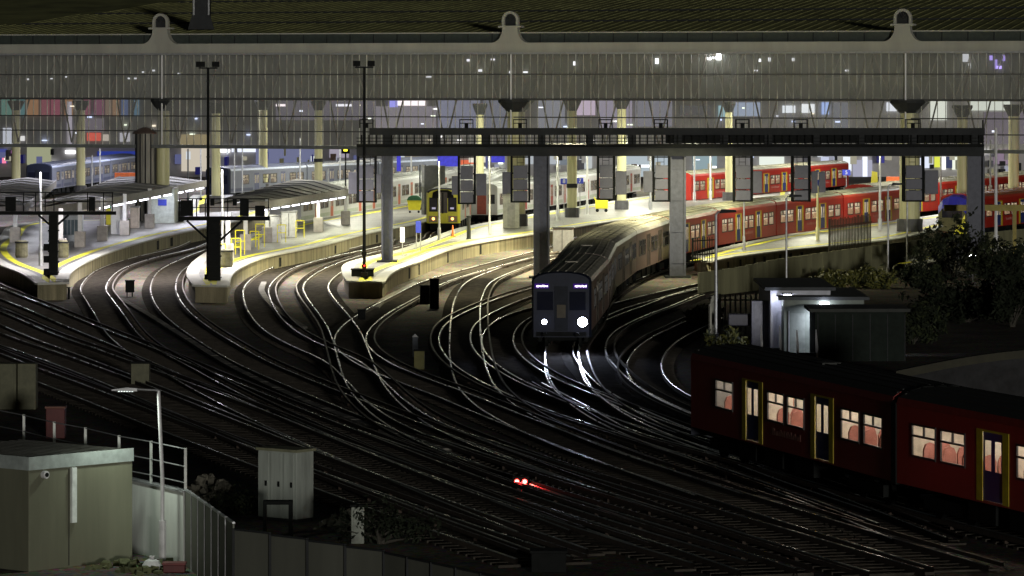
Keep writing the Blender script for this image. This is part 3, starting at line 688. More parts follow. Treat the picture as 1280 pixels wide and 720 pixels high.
def carriage(root, liv, cab=False, lit=2.0, name='carriage'):
    L = 19.6; hw = 1.38
    body = liv['body']; o0 = 2.9 if cab else 1.2
    if cab: wins = [(2.75,4.55)]
    else: wins = [(1.1,2.75),(3.1,4.75)]
    wins += [(8.15,9.75),(10.1,11.7),(15.15,16.75),(17.15,18.75)]
    doors = [(5.95,7.25),(12.75,14.05)]
    ops = [(a,b,1.93,2.8) for a, b in wins] + [(a,b,1.13,3.0) for a, b in doors]
    if liv.get('cab_door') and cab: pass
    mb = MB()
    xz_side(mb, -hw, L, ops, 1.05, 3.3, True); xz_side(mb, hw, L, ops, 1.05, 3.3, False)
    rp = roofprof()
    for x, fl in ((0,0),(L,1)):
        if cab and x == 0: continue
        pts = [(x,-hw,1.05)] + [(x, max(-hw,min(hw,p)), z) for p, z in rp] + [(x,hw,1.05)]
        mb.face(pts[::-1] if fl else pts)
    mb.face([(0,-hw,1.05),(0,hw,1.05),(L,hw,1.05),(L,-hw,1.05)])
    for x in ((L-.06,) if cab else (.01, L-.06)): mb.box(x, x+.05, -hw+.01, hw-.01, 1.06, 3.28, 1)
    c = mb.build(name, [body, CEIL], root)
    # roof
    r = MB(); n = len(rp)
    for i in range(n-1):
        r.face([(0,rp[i][0],rp[i][1]),(0,rp[i+1][0],rp[i+1][1]),(L,rp[i+1][0],rp[i+1][1]),(L,rp[i][0],rp[i][1])], 1 if i in (0, n-2) else 0)
    for y in (-1.0,-.6,-.2,.2,.6,1.0):
        zz = 3.3+.48*(1-(y/1.4)**2)**.375; r.box(.1, L-.1, y-.025, y+.025, zz-.05, zz+.03, 0)
    for x in (9.8,): r.box(x-.5, x+.5, -.3, .3, 3.75, 3.83, 0)
    for x in (.15, L-.15): r.box(x-.06,x+.06,-1.2,1.2,3.45,3.62,0)
    r.build('roof', [liv['roof'], liv['edge']], c)
    for sg in (-1, 1):
        y = sg*hw
        for a, b in doors:
            m = MB(); yi = y-sg*.01; mid = (a+b)/2
            for u, v in ((a-.002, mid), (mid, b+.002)):
                q = (u+.2*(v-u), v-.2*(v-u), 1.95, 2.78); xz = [q]
                sub = MB(); 
                xs = [u, q[0], q[1], v]; zs = [1.13, 1.95, 2.78, 3.0]
                for i in range(3):
                    for j in range(3):
                        if i == 1 and j == 1: continue
                        f = [(xs[i],yi,zs[j]),(xs[i+1],yi,zs[j]),(xs[i+1],yi,zs[j+1]),(xs[i],yi,zs[j+1])]
                        m.face(f if sg < 0 else f[::-1], 0)
                f = [(q[0],yi,q[2]),(q[1],yi,q[2]),(q[1],yi,q[3]),(q[0],yi,q[3])]; m.face(f if sg < 0 else f[::-1], 1)
            m.build('door', [liv['door'], GL], c)
            if liv['surround']:
                m = MB().prism([(a-.4,1.1),(a-.002,1.1),(a-.002,3.003),(b+.002,3.003),(b+.002,1.1),(b+.4,1.1),(b+.4,3.06),(a-.4,3.06)], min(y,y+sg*.012), max(y,y+sg*.012))
                m.build('door_surround', liv['surround'], c)
        for a, b in wins:
            m = MB(); f = [(a,y-sg*.02,1.93),(b,y-sg*.02,1.93),(b,y-sg*.02,2.8),(a,y-sg*.02,2.8)]
            m.face(f if sg < 0 else f[::-1], 1); y0, y1 = min(y-sg*.03,y+sg*.02), max(y-sg*.03,y+sg*.02)
            for u,v,p,q in ((a-.03,b+.03,1.88,1.95),(a-.03,b+.03,2.79,2.85),(a-.03,a+.03,1.952,2.788),(b-.03,b+.03,1.952,2.788),(a+.032,b-.032,2.47,2.53),((a+b)/2-.035,(a+b)/2+.035,2.532,2.786)):
                m.box(u,v,y0,y1,p,q,0)
            m.build('window', [FRM, GL], c)
    if liv.get('band'):
        m = MB(); 
        for sg in (-1,1):
            for u, v in ((0.05,5.6),(7.6,12.4),(14.4,L-.05)): m.box(u,v,min(sg*hw,sg*(hw+.008)),max(sg*hw,sg*(hw+.008)),1.2,1.5)
        m.build('lower_band', liv['band'], c)
    if liv.get('lettering'):
        m = MB(); q = random.Random(3); x = 8.6
        while x < 11.4:
            w_ = q.uniform(.08,.16)
            for sg in (-1,1): m.box(x,x+w_,min(sg*(hw+.004),sg*(hw+.01)),max(sg*(hw+.004),sg*(hw+.01)),1.5,1.5+q.choice((.13,.13,.2)))
            x += w_+.05
        m.build('lettering', liv['lettering'], c)
    u = MB()
    for x in (8.2,11.2,5.5): u.box(x-.9,x+.9,-1.2,-.2,.45,1.04); u.box(x-.8,x+.9,.2,1.2,.45,1.04)
    u.box(0,L,-.9,.9,.85,1.045); u.build('underframe', BLK, c)
    for x in (2.9, 16.7):
        b = MB(); b.box(x-1.5,x+1.5,-1.15,-.98,.45,.8).box(x-1.5,x+1.5,.98,1.15,.45,.8).box(x-.3,x+.3,-1,1,.4,.84)
        for dx in (-1.1,1.1):
            for sg in (-1,1): b.tube((x+dx,sg*.72,.55),(x+dx,sg*.86,.55),.4,n=16)
            b.tube((x+dx,-.72,.55),(x+dx,.72,.55),.09)
        b.build('bogie', BLK, c)
    if lit:
        s_ = MB(); x = 1.6 if not cab else 3.3
        while x < L-1:
            if not any(a-.2 < x < b+.2 for a, b in doors):
                for cy in (-1.05,-.6,.6,1.05):
                    pr = [(-.2,1.6),(.2,1.6),(.2,2.12),(.13,2.28),(0,2.33),(-.13,2.28),(-.2,2.12)]
                    k = len(s_.v); nn = len(pr); s_.v += [(x-.05,cy+p,z) for p,z in pr]+[(x+.05,cy+p,z) for p,z in pr]
                    s_.f.append(tuple(range(k,k+nn))[::-1]); s_.f.append(tuple(range(k+nn,k+2*nn)))
                    for i in range(nn): j=(i+1)%nn; s_.f.append((k+i,k+j,k+nn+j,k+nn+i))
                    s_.mi += [0]*(nn+2)
                    s_.box(x-.3,x+.3,cy-.21,cy+.21,1.45,1.6,0)
            x += 1.35
        s_.build('seats', liv.get('seat', SEAT), c)
        ds = MB()
        for a, b in doors:
            for xx in (a-.34, b+.30):
                for sg in (-1,1): ds.box(xx,xx+.04,min(sg*.35,sg*(hw-.05)),max(sg*.35,sg*(hw-.05)),1.06,3.1)
        ds.build('draught_screens', CEIL, c)
        MB().face([(0.1,-hw+.06,3.14),(L-.1,-hw+.06,3.14),(L-.1,hw-.06,3.14),(.1,hw-.06,3.14)]).build('ceiling', CEIL, c)
        lt = MB()
        for y in (-.55,.55): lt.box(.8 if not cab else 2.7,L-.8,y-.06,y+.06,3.08,3.13)
        lt.build('ceiling_lamp', emis('train_lamp_%g' % lit, (1.0,.90,.74), lit), c)
        if cab: MB().box(2.3,2.36,-hw+.03,hw-.03,1.06,3.2).build('cab_partition', mat('partition',(.3,.3,.3),.6), c)
    return c
RED455 = dict(body=twoside('crimson_body', (.42,.022,.014), CREAMIN), roof=mat('train_roof', (.27,.26,.18), .6, var=.35, scale=1, streak=False), edge=mat('roof_edge_red',(.5,.05,.03),.3,var=.1),
              door=mat('door_navy',(.02,.04,.20),.4,var=.1), surround=mat('surround_yellow',(.62,.48,.02),.45,var=.1), lettering=mat('letter_pale',(.5,.2,.18),.6), seat=mat('seat_far',(.5,.36,.26),.7))
SHADE455 = dict(RED455, body=twoside('shaded_crimson_body', (.20,.13,.11), (.4,.36,.3)), roof=mat('roof_light_tone',(.44,.42,.34),.6,var=.5,scale=.8), edge=mat('roof_edge_light_tone',(.5,.46,.43),.3,var=.3), surround=mat('shaded_surround',(.06,.045,.03),.5), door=mat('shaded_door',(.07,.05,.05),.5), lettering=None)  # same red livery, with its shade and roof light put into the colours
SILV = dict(body=twoside('pale_silver_body', (.55,.56,.57), (.5,.5,.5)), roof=mat('grey_train_roof',(.17,.18,.17),.6), edge=mat('edge_silver',(.5,.52,.52),.4), door=mat('door_brick',(.42,.10,.05),.5,var=.3,scale=.2), surround=None, band=mat('band_green_grey',(.4,.45,.38),.5), seat=SEATG)
BLUT = dict(body=twoside('pale_blue_body', (.15,.165,.21), (.5,.5,.5)), roof=mat('bluish_roof',(.07,.08,.12),.5), edge=mat('edge_blue',(.4,.45,.6),.4), door=mat('door_blue2',(.08,.09,.16),.4), surround=None, band=mat('band_navy',(.06,.07,.12),.4), seat=SEATG)

# cab ends
def cab_front(c, dark=True):
    rp = roofprof(14); navy = mat('cab_shade_dark', (.010,.014,.03), .5, var=.2, spec=.25)  # yellow cab front coloured dark to stand in for glare and shade
    pts = [(-1.38,.75),(1.38,.75)] + [(max(-1.38,min(1.38,p)),z) for p,z in rp[::-1]]
    m = MB(); k = len(pts)
    v0 = [(0,y,z) for y,z in pts]; v1 = [(-.28,y*.93,z-(.06 if z>3 else 0)) for y,z in pts]
    n = len(m.v); m.v += v0+v1; m.f.append(tuple(range(n+k,n+2*k))[::-1]); m.mi.append(0)
    for i in range(k): j=(i+1)%k; m.f.append((n+i,n+j,n+k+j,n+k+i)); m.mi.append(0)
    m.build('cab_front', navy, c)
    wg = mat('cab_glass',(.008,.010,.02),.15,var=.05,spec=.3)
    for y0,y1 in ((-1.12,-.38),(.38,1.12)):
        MB().box(-.31,-.283,y0,y1,2.0,2.85).build('windscreen', wg, c)
    MB().box(-.34,-.283,-.3,.3,1.05,3.1).build('gangway_door', mat('gangway_shade_dark',(.011,.014,.022),.6,spec=.2), c)
    MB().box(-.36,-.343,-.2,.2,1.65,2.25).build('gangway_panel', mat('gangway_olive',(.07,.06,.04),.7), c)
    MB().box(-.33,-.283,-1.15,1.15,.8,1.0).build('buffer_beam', BLK, c)
    for sg in (-1,1): MB().tube((-.28,sg*.75,.9),(-.7,sg*.75,.9),.1).build('buffer', BLK, c)
    return c
# main eight-car train: four nearest cars coloured as unlit, four bright red beyond
t = empty('passenger_train', (2.29,191.9,0), 'oncoming eight carriage train with glaring headlight, near carriages coloured as unlit and far ones bright red', 'train')
base = Vector(t.location)
def resample(pts, step, n):
    P = smooth_path(pts, .5); out = [P[0]]; 
    for p in P:
        while (p-out[-1]).length >= step: out.append(out[-1]+(p-out[-1]).normalized()*step)
    while len(out) <= n: out.append(out[-1]+(out[-1]-out[-2]))
    return out
PATH = resample([Vector(p) for p in MAIN[::-1]]+[Vector((41,374))], 19.98, 8)
p_dcab = carriage(t, SHADE455, cab=True, lit=0); cab_front(p_dcab)
p_dmid = carriage(t, SHADE455, lit=0)
p_mid = carriage(t, RED455, lit=14)
first = {'c': p_dcab, 'd': p_dmid, 'r': p_mid}; used = set()
for i in range(8):
    a, b = PATH[i], PATH[i+1]; k = 'c' if i == 0 else ('d' if i < 4 else 'r')
    o = first[k] if k not in used else copy_tree(first[k], t); used.add(k)
    o.location = (a.x-base.x, a.y-base.y, 0); o.rotation_euler = (0,0,math.atan2((b-a).y,(b-a).x))
    o['label'] = {'c':'leading carriage with cab, coloured dark as unlit','d':'red carriage coloured brownish as unlit','r':'bright red carriage with yellow edged doors'}[k]
    if i:
        bb = MB(); bb.prism([(-1.3,1.0),(1.3,1.0),(1.3,3.3),(.8,3.65),(-.8,3.65),(-1.3,3.3)],0,.36); bb.v=[(-.36+y,x,z) for x,y,z in bb.v]; bb.build('gangway_bellows', BLK, o)
HL = emis('headlight_glow', (.75,.8,1.0), 60)
rz = math.atan2((PATH[1]-PATH[0]).y,(PATH[1]-PATH[0]).x)
for y, r, st in ((-.98,.22,60),(.78,.12,30)):      # lamps on the leading cab
    MB().tube((-.30,y,1.46),(-.36,y,1.46),r+.04,n=18).build('lamp_housing', DGREY, p_dcab)
    MB().tube((-.361,y,1.46),(-.375,y,1.46),r,n=18).build('headlight', emis('headlight_%d'%st,(.72,.78,1.0),st), p_dcab)
for y in (.9,-.88):
    MB().box(-.33,-.285,y-.33,y+.33,3.0,3.22).build('destination_display', emis('display_violet',(.035,.01,.14),1), p_dcab)
    m = MB(); q = random.Random(4 if y>0 else 9); x = -.25
    while x < .25:
        h0 = q.uniform(-.055,-.03); h1 = q.uniform(.02,.055); w_ = q.uniform(.03,.07); m.box(-.345,-.332,y-x-w_,y-x,3.11+h0,3.11+h1); x += w_+q.uniform(.008,.02)
    m.build('display_text', emis('display_lamp',(.85,.7,1.0),3), p_dcab)
d = (PATH[0]-PATH[1]).normalized(); q = Vector((-d.y,d.x))
for y, w_ in ((.98,500),(-.78,150)):
    p = PATH[0]+d*.5+q*y; tg = p+d*22-q*0
    spot((p.x,p.y,1.46),(tg.x,tg.y,-.5),w_,(.72,.78,1),math.radians(75),.8,.12,'headlight_beam')

for y, w_ in ((-.98,4),(.78,1.2)):
    p = PATH[0]+d*.62-Vector((-d.y,d.x))*(-y if False else y)*-1
    p = PATH[0]+d*.62+Vector((-d.y,d.x))*(-y); point((p.x,p.y,1.46), w_, (.5,.55,1), .02, 'headlight_bloom_point')  # points added ahead of the headlights to put their bloom on the cab
# lit red train, bottom right
NT = resample([Vector((7.3,139.0)),Vector((12.3,119.9)),Vector((18.4,100.9)),Vector((26.5,82.9)),Vector((30,75))], 19.9, 3)
NEAR = dict(RED455, seat=mat('seat_near',(.45,.19,.16),.7), body=twoside('deep_crimson_body',(.30,.028,.022),(.85,.78,.68)), roof=mat('near_train_roof',(.03,.032,.03),.7), edge=mat('roof_edge_crimson',(.24,.02,.015),.5), surround=mat('surround_mustard',(.62,.5,.02),.5), lettering=mat('letter_dim',(.3,.13,.1),.6))
t = empty('passenger_train', (NT[0].x,NT[0].y,0), 'crimson train with lit windows and yellow edged navy doors at the lower right', 'train')
nc = carriage(t, NEAR, cab=True, lit=15); cab_front(nc); nm = carriage(t, NEAR, lit=15)
for i in range(3):
    a, b = NT[i], NT[i+1]; o = (nc, nm)[min(i,1)] if i < 2 else copy_tree(nm, t)
    o.location = (a.x-NT[0].x, a.y-NT[0].y, 0); o.rotation_euler = (0,0,math.atan2((b-a).y,(b-a).x))
    if i:
        bb = MB().prism([(-1.42,1.0),(1.42,1.0),(1.42,3.32),(1.05,3.66),(.5,3.8),(-.5,3.8),(-1.05,3.66),(-1.42,3.32)],0,.33); bb.v=[(-.335+y,x,z) for x,y,z in bb.v]; bb.build('gangway_bellows', BLK, o)

# other trains in the station
def straight_train(p0, d, n, liv, label, lit=4, side=-1, cab=False, front=None):
    """p0: near end centre"""
    d = Vector(d).normalized(); t = empty('passenger_train', (p0[0],p0[1],0), label, 'train', rz=math.atan2(d.y,d.x))
    pr = carriage(t, liv, lit=lit, cab=cab)
    if cab and front is None: cab_front(pr)
    if front: front(pr)
    m = None
    for i in range(1, n):
        if m is None: m = o = (carriage(t, liv, lit=lit) if cab else copy_tree(pr, t))
        else: o = copy_tree(m, t)
        o.location = (i*19.95,0,0)
    return t
def yellow_front(c):
    rp = roofprof(14); ye = mat('cab_yellow',(.72,.66,.03),.4,var=.08); gy = mat('gangway_brown',(.07,.055,.05),.6)
    pts = [(-1.38,.9),(1.38,.9)] + [(max(-1.38,min(1.38,p)),z) for p,z in rp[::-1]]
    def ring(x, f, zz): return [(x,y*f,z+(zz if z>3 else 0)) for y,z in pts]
    m = MB(); k = len(pts); m.v += ring(0,1,0)+ring(-.5,.99,-.03)+ring(-.8,.88,-.12)
    for a in (0,1):
        for i in range(k): j=(i+1)%k; m.f.append((a*k+i,a*k+j,(a+1)*k+j,(a+1)*k+i)); m.mi.append(1 if pts[i][1]>3.4 and pts[j][1]>3.4 else 0)
    m.f.append(tuple(range(2*k,3*k))[::-1]); m.mi.append(0)
    m.build('cab_front', [ye, BLK], c)
    m = MB(); m.prism([(-.9,2.95),(.9,2.95),(.82,3.42),(.4,3.62),(-.4,3.62),(-.82,3.42)],0,.06)
    m.v = [(-.90+y, x, z) for x, y, z in m.v]; m.build('brow', BLK, c)
    MB().box(-.95,-.803,-.36,.36,1.75,3.45).build('gangway_door', gy, c)
    MB().box(-.97,-.953,-.05,.05,1.7,3.4).build('gangway_seam', BLK, c)
    wg = mat('cab_glass2',(.02,.02,.03),.06,var=.05)
    for sg in (-1,1):
        MB().box(-.84,-.803,min(sg*.42,sg*1.12),max(sg*.42,sg*1.12),1.85,3.0).build('windscreen', wg, c)
        MB().box(-.86,-.803,min(sg*.45,sg*1.15),max(sg*.45,sg*1.15),1.0,1.5).build('lamp_cluster', mat('lamp_surround',(.3,.2,.12),.4), c)
        MB().tube((-.862,sg*.78,1.27),(-.88,sg*.78,1.27),.12,n=14).build('headlight', emis('warm_marker',(1,.45,.12),4), c)
        MB().box(-.852,-.842,min(sg*.6,sg*.9),max(sg*.6,sg*.9),2.05,2.2).build('instrument_glow', emis('instrument',(.8,.75,1),.5), c)
    MB().box(-.9,-.45,-1.05,1.05,.35,.88).build('coupler_housing', BLK, c)
    MB().box(-.98,-.901,-.3,.3,1.0,1.7).build('nose_panel', ye, c)
def plain_end(c):
    MB().box(-.03,-.003,-.4,.4,1.1,3.05).build('end_door', mat('end_door_red',(.28,.06,.04),.5), c)
    for sg in (-1,1): MB().box(-.03,-.003,min(sg*.55,sg*1.15),max(sg*.55,sg*1.15),2.0,2.8).build('end_window', mat('end_glass',(.03,.03,.04),.1), c)
    MB().box(-.3,0,-.3,.3,.7,1.0).build('coupler', BLK, c)
GRYT = dict(SILV, body=twoside('green_grey_body',(.34,.36,.33),(.5,.5,.45)))
straight_train((-5.6,340.5), (.05,1), 4, GRYT, 'train with yellow rounded cab and dark central gangway facing the camera', front=yellow_front, cab=True)
straight_train((-18.5,338), (.145,.99), 5, SILV, 'pale silver train with brick red doors beyond the middle platform')
straight_train((-2.6,356), (.185,.985), 4, dict(SILV, door=mat('door_dark_red',(.30,.05,.04),.5)), 'pale train with dark red doors behind the broad central platform', side=1, front=plain_end)
straight_train((15.9,400.5), (.33,.94), 3, RED455, 'red train seen above the roof of the long red train', lit=9)
straight_train((29.5,352), (.36,.93), 3, RED455, 'red train half hidden behind the massive cream column', lit=9)
def blue_nose(c):
    pts = [(-1.38,.9),(1.38,.9),(1.38,2.9),(1.0,3.45),(.4,3.72),(-.4,3.72),(-1.0,3.45),(-1.38,2.9)]
    k = len(pts); m = MB()
    for x, f, dz in ((0,1,0),(-.8,.96,-.15),(-1.5,.8,-.9)):
        m.v += [(x,y*f,z+(dz*(z-.9)/2.8)) for y,z in pts]
    for a in (0,1):
        for i in range(k):
            j=(i+1)%k; m.f.append((a*k+i,a*k+j,(a+1)*k+j,(a+1)*k+i)); m.mi.append(1 if i in (0,1,7) else 0)
    m.f.append(tuple(range(2*k,3*k))[::-1]); m.mi.append(1)
    m.build('nose', [mat('nose_blue',(.05,.05,.5),.3), mat('nose_dull',(.12,.11,.05),.5)], c)
    MB().box(-1.52,-1.3,-.8,.8,1.95,2.6).build('windscreen', mat('cab_glass3',(.02,.02,.03),.08), c)
    for sg in (-1,1): MB().tube((-1.5,sg*.8,1.3),(-1.53,sg*.8,1.3),.1).build('headlight', mat('lamp_off',(.5,.5,.5),.2), c)
straight_train((34.6,323), (.39,.92), 4, dict(RED455, roof=mat('orange_roof',(.35,.10,.03),.5)), 'train with blue and yellow nose behind the yellow portal frame', front=blue_nose, lit=9)
straight_train((-50,440), (.06,1), 3, BLUT, 'pale blue train beside the leftmost column', cab=True, lit=9)
#straight_train((-42,430), (.07,1), 3, BLUT, 'pale blue train between the two left cream columns', lit=9)
straight_train((-30,425), (.35,.94), 3, BLUT, 'bluish train above the middle canopy roof', cab=True, lit=9)
#straight_train((-22,445), (.30,.95), 3, dict(BLUT, body=twoside('violet_grey_body',(.22,.2,.34),(.5,.5,.5))), 'violet grey train right of the wide grey cream column', lit=9)

# ---------------------------------------------------------------- signal gantry
GS = 19.6; GY = F/GS
def gx(px): return (px-640)/GS
def gz(py): return zat(py, GS)
ga = empty('signal_gantry', (0, GY, 0), 'long dark double beam signal gantry spanning the tracks on four posts', 'gantry')
MB().box(gx(462),gx(1230),-.5,.5,gz(168.5),gz(160)).build('upper_beam', DGREY, ga)
MB().box(gx(446),gx(1229),-.5,.5,gz(195),gz(184)).build('lower_beam', DGREY, ga)
m = MB(); m.box(gx(446),gx(1229),-.65,.65,gz(183.8),gz(180)); m.build('walkway', BLK, ga)
m = MB(); px = 452
while px < 1228: m.box(gx(px)-.03,gx(px)+.03,-.62,-.56,gz(179.8),gz(168.7)); m.box(gx(px)-.03,gx(px)+.03,.5,.56,gz(179.8),gz(168.7)); px += 9.4
m.build('walkway_bars', BLK, ga)
for z in (176.5,172.5): MB().box(gx(446),gx(1229),-.64,-.622,gz(z)-.02,gz(z)+.03).build('handrail', BLK, ga)
px = 462
for px in (484,546,608,677,737,790,847,905,960,1020,1075,1140,1219): MB().box(gx(px)-.25,gx(px)+.25,-.45,.45,gz(184.0)+.002,gz(168.5)-.002).build('web_plate', DGREY, ga)
MB().box(gx(832),gx(1229),-.30,.30,gz(183.8)+.25,gz(168.7)).build('web_plate', BLK, ga)
for x0, x1, zf in ((478,490,1),(668,686,0),(838,856,0),(1210,1229,0)):
    a, b = gx(x0), gx(x1); cx = (a+b)/2; m = MB()
    m.box(a,b,-.05,.05,zf,gz(195)-.003)
    for x in (a,b): m.box(x-.06,x+.06,-.35,.35,zf,gz(195)-.003)
    for k in range(4): z = zf+.9+k*2.0; m.box(a+.062,b-.062,-.08,-.052,z,z+.06)
    m.build('post', mat('gantry_post_grey',(.075,.08,.11),.6,.0), ga)
    MB().box(a-.35,b+.35,-.7,.7,zf,zf+.12).build('base_plate', DGREY, ga)
def cage(px0, px1, py1, side, label):
    a, b = gx(px0-1.5), gx(px1+1.5); w_ = b-a; cx = (a+b)/2; zt = gz(195); zb = gz(py1)
    t = empty('hanging_signal', (cx, GY, zb), label, 'railway signal', 'signals hanging from the gantry'); h = zt-zb-.004
    m = MB()
    for x in (-w_/2, w_/2):
        for y in (-.45,.45): m.box(x-.07,x+.07,y-.05,y+.05,0,h)
    for z in (0,h*.27,h*.62,h-.1):
        m.box(-w_/2+.046,w_/2-.046,-.47,-.43,z,z+.07); m.box(-w_/2+.046,w_/2-.046,.43,.47,z,z+.07)
        for x in (-w_/2,w_/2): m.box(x-.03,x+.03,-.404,.404,z,z+.05)
    m.build('cage', BLK, t)
    for z0, z1 in ((.1,h*.27-.06),(h*.27+.02,h*.5),(h*.5+.05,h*.8)):
        MB().box(-w_/2+.1,w_/2-.1,-.56,-.2,z0,z1).build('signal_head', MGREY, t, bevel=.02)
    for sx, ww, z0, z1 in side:
        MB().box(sx,sx+ww,-.5,-.15,z0,z1).build('side_box', MGREY, t, bevel=.02)
    m = MB()
    for k in range(9): m.box(-.2,.2,.58,.62,.1+k*.3,.13+k*.3)
    m.box(-.22,-.19,.58,.62,0,h).box(.19,.22,.58,.62,0,h); m.build('ladder', BLK, t)
for i, a in enumerate(((449,468,253,[(-1.15,.55,.55,1.95),(.55,.4,.6,1.8)],'hanging signal at the left end of the gantry behind the tall mast'),
          (575,592,255,[(-.95,.4,.6,1.8),(.6,.65,.55,1.95)],'hanging signal just above the yellow fronted train'),
          (641,660,253,[(-1.15,.6,.55,1.95)],'hanging signal immediately left of the second gantry post'),
          (749,766,250,[(.6,.7,.35,1.85)],'hanging signal above the roof of the oncoming train'),
          (818,835,252,[(-1.15,.65,.6,1.95)],'hanging signal immediately left of the third gantry post'),
          (919,938,252,[(.6,.6,.55,1.95)],'first hanging signal right of the third gantry post'),
          (992,1010,252,[(.65,.4,.55,1.95),(1.15,.4,.6,1.9)],'middle one of the three signals hanging over the red carriages'),
          (1131,1152,252,[(.7,.85,.5,2.0)],'rightmost hanging signal with wide side box'))): cage(*a)
for px in (458,583,650,757,826,928,1001,1141):
    m = MB(); x = gx(px); z0 = gz(159.9); z1 = gz(149)
    for dx in (-.42,.42): m.box(x+dx-.025,x+dx+.025,-.5,-.45,z0,z1); m.box(x+dx-.025,x+dx+.025,.45,.5,z0,z1)
    m.box(x-.394,x+.394,-.5,-.45,z1-.06,z1); m.box(x-.394,x+.394,.45,.5,z1-.06,z1); m.box(x-.394,x+.394,-.5,-.45,(z0+z1)/2,(z0+z1)/2+.05)
    m.box(x-.12,x+.12,-.1,.1,z0,z0+.3); m.build('guard_cage', BLK, ga)
m = MB(); m.tube((gx(1229)+.0,.2,gz(195)),(gx(1229)+.0,.2,gz(150)),.05); m.build('end_stay', BLK, ga)

# left cantilever signal structures
def struct_T(px, pyb, s, beam, post, label, frame=None, heads=()):
    X = (px-640)/s; t = empty('signal_bracket', (X, F/s, 0), label, 'signal bracket')
    f = lambda p: (p-px)/s; z = lambda p: zat(p, s)
    MB().box(f(beam[0]),f(beam[1]),-.2,.2,z(beam[3]),z(beam[2])).build('beam', BLK, t)
    w_ = post[0]/s/2
    MB().box(-w_,w_,-w_,w_,0,z(beam[3])-.003).build('post', BLK, t, bevel=.03)
    m = MB(); zz = .5
    while zz < z(beam[3])-.5: m.box(-w_-.05,w_+.05,-w_-.05,w_+.05,zz,zz+.08); zz += .62
    m.build('collar', BLK, t)
    m = MB(); zc = z(beam[3])-.01
    for sg in (-1,1): m.tube((sg*w_*.8,0,zc-1.2 if post[1] else zc-.6),(sg*(1.6 if post[1] else .9),0,zc),.07,n=6)
    m.build('brace', BLK, t)
    if frame:
        m = MB(); x0,x1,y0,y1 = frame
        for p in x0: m.box(f(p)-.03,f(p)+.03,-.25,-.2,z(y1)+.002,z(y0))
        m.box(f(x0[0])-.05,f(x0[-1])+.05,-.26,-.2,z(y0)+.002,z(y0)+.06); m.box(f(x0[0])-.05,f(x0[-1])+.05,-.26,-.2,(z(y0)+z(y1))/2,(z(y0)+z(y1))/2+.04)
        m.build('walkway_rail', BLK, t)
    for a,b,c,dd in heads: MB().box(f(a),f(b),-.15,.15,z(dd)+.003,z(c)).build('signal_head', BLK, t, bevel=.02)
    return t
struct_T(268,372,21.6,(224,337,270.5,275.5),(15,1),'black signal bracket standing beside the left floodlight mast',
         frame=([225,241,246,257,285,310,336],0,249,270.2),heads=((226,240,250,270.2),(300,311,249,270.2),(319,331,257,270.2),(263,268,249,257),(291,296,249,257)))
sb = struct_T(67,366,21.0,(-40,145,264,268.5),(11,0),'black signal bracket on a single post at the far left',
         frame=([-40,-10,30,45,57,68,110,130,141],0,241,263.8),heads=((7,20,246,263.8),(111,119,246,263.8)))
for k, zz in enumerate((zat(341,21),zat(325,21),zat(310,21))):
    MB().tube((-.42,-.05,zz-.15),(-.42,-.05,zz+.25),.17,n=12).build('signal_lamp', BLK, sb)

# floodlight masts
def mast(px, pyb, pyt, s, label, red=False, side=((-15,-4),(5,14))):
    X = (px-640)/s; t = empty('floodlight_mast', (X, F/s-.9, 0), label, 'floodlight mast'); zt = zat(pyt, s)
    MB().tube((0,0,0),(0,0,zt),.105,.07,n=10).build('pole', BLK, t)
    MB().box(-.55,.55,-.05,.05,zt,zt+.08).build('crossarm', BLK, t)
    for a, b in side:
        MB().box(a/s,b/s,-.2,.12,zt+.1,zt+.42).build('floodlight_head', BLK, t, bevel=.03)
        MB().box((a+b)/2/s-.03,(a+b)/2/s+.03,-.04,.04,zt+.06,zt+.1).build('bracket', BLK, t)
    MB().box(-.2,.2,-.2,.2,0,1.3).build('base_box', BLK, t, bevel=.02)
    m = MB(); z = 1.5
    while z < zt: m.box(-.11,.11,-.11,.11,z,z+.05); z += 2.2
    m.build('pole_band', DGREY, t)
    if red:
        for zz in (zat(336,s)+.2, zat(316,s)):
            MB().tube((0,-.14,zz),(0,-.3,zz),.16,n=10).build('lamp_hood', BLK, t)
        MB().tube((.02,-.301,zat(331,s)),(.02,-.31,zat(331,s)),.05,n=10).build('red_lamp', emis('red_signal',(1,.05,.03),3), t)
        point((X-.1,F/s-1.35,zat(331,s)),5,(1,.08,.04),.05,'red_signal_light')
    return t
mast(261.5,372,86,21.4,'left of the two tall floodlight masts, twin heads over the left signal bracket')
mast(456,384,85,21.2,'right of the two tall floodlight masts, glowing red low on the blunt platform end',red=True,side=((-14,-5),(4,13)))
X = (456-640)/21.2
o = empty('relay_box', (X-.1, F/21.2+.2, 0), 'black box at the foot of the right floodlight mast against the platform end', 'relay box')
MB().box(-.7,.6,.0,.9,0,1.4).build('body', BLK, o, bevel=.03); MB().box(-.75,.65,-.05,.95,1.4,1.46).build('lid', DGREY, o)

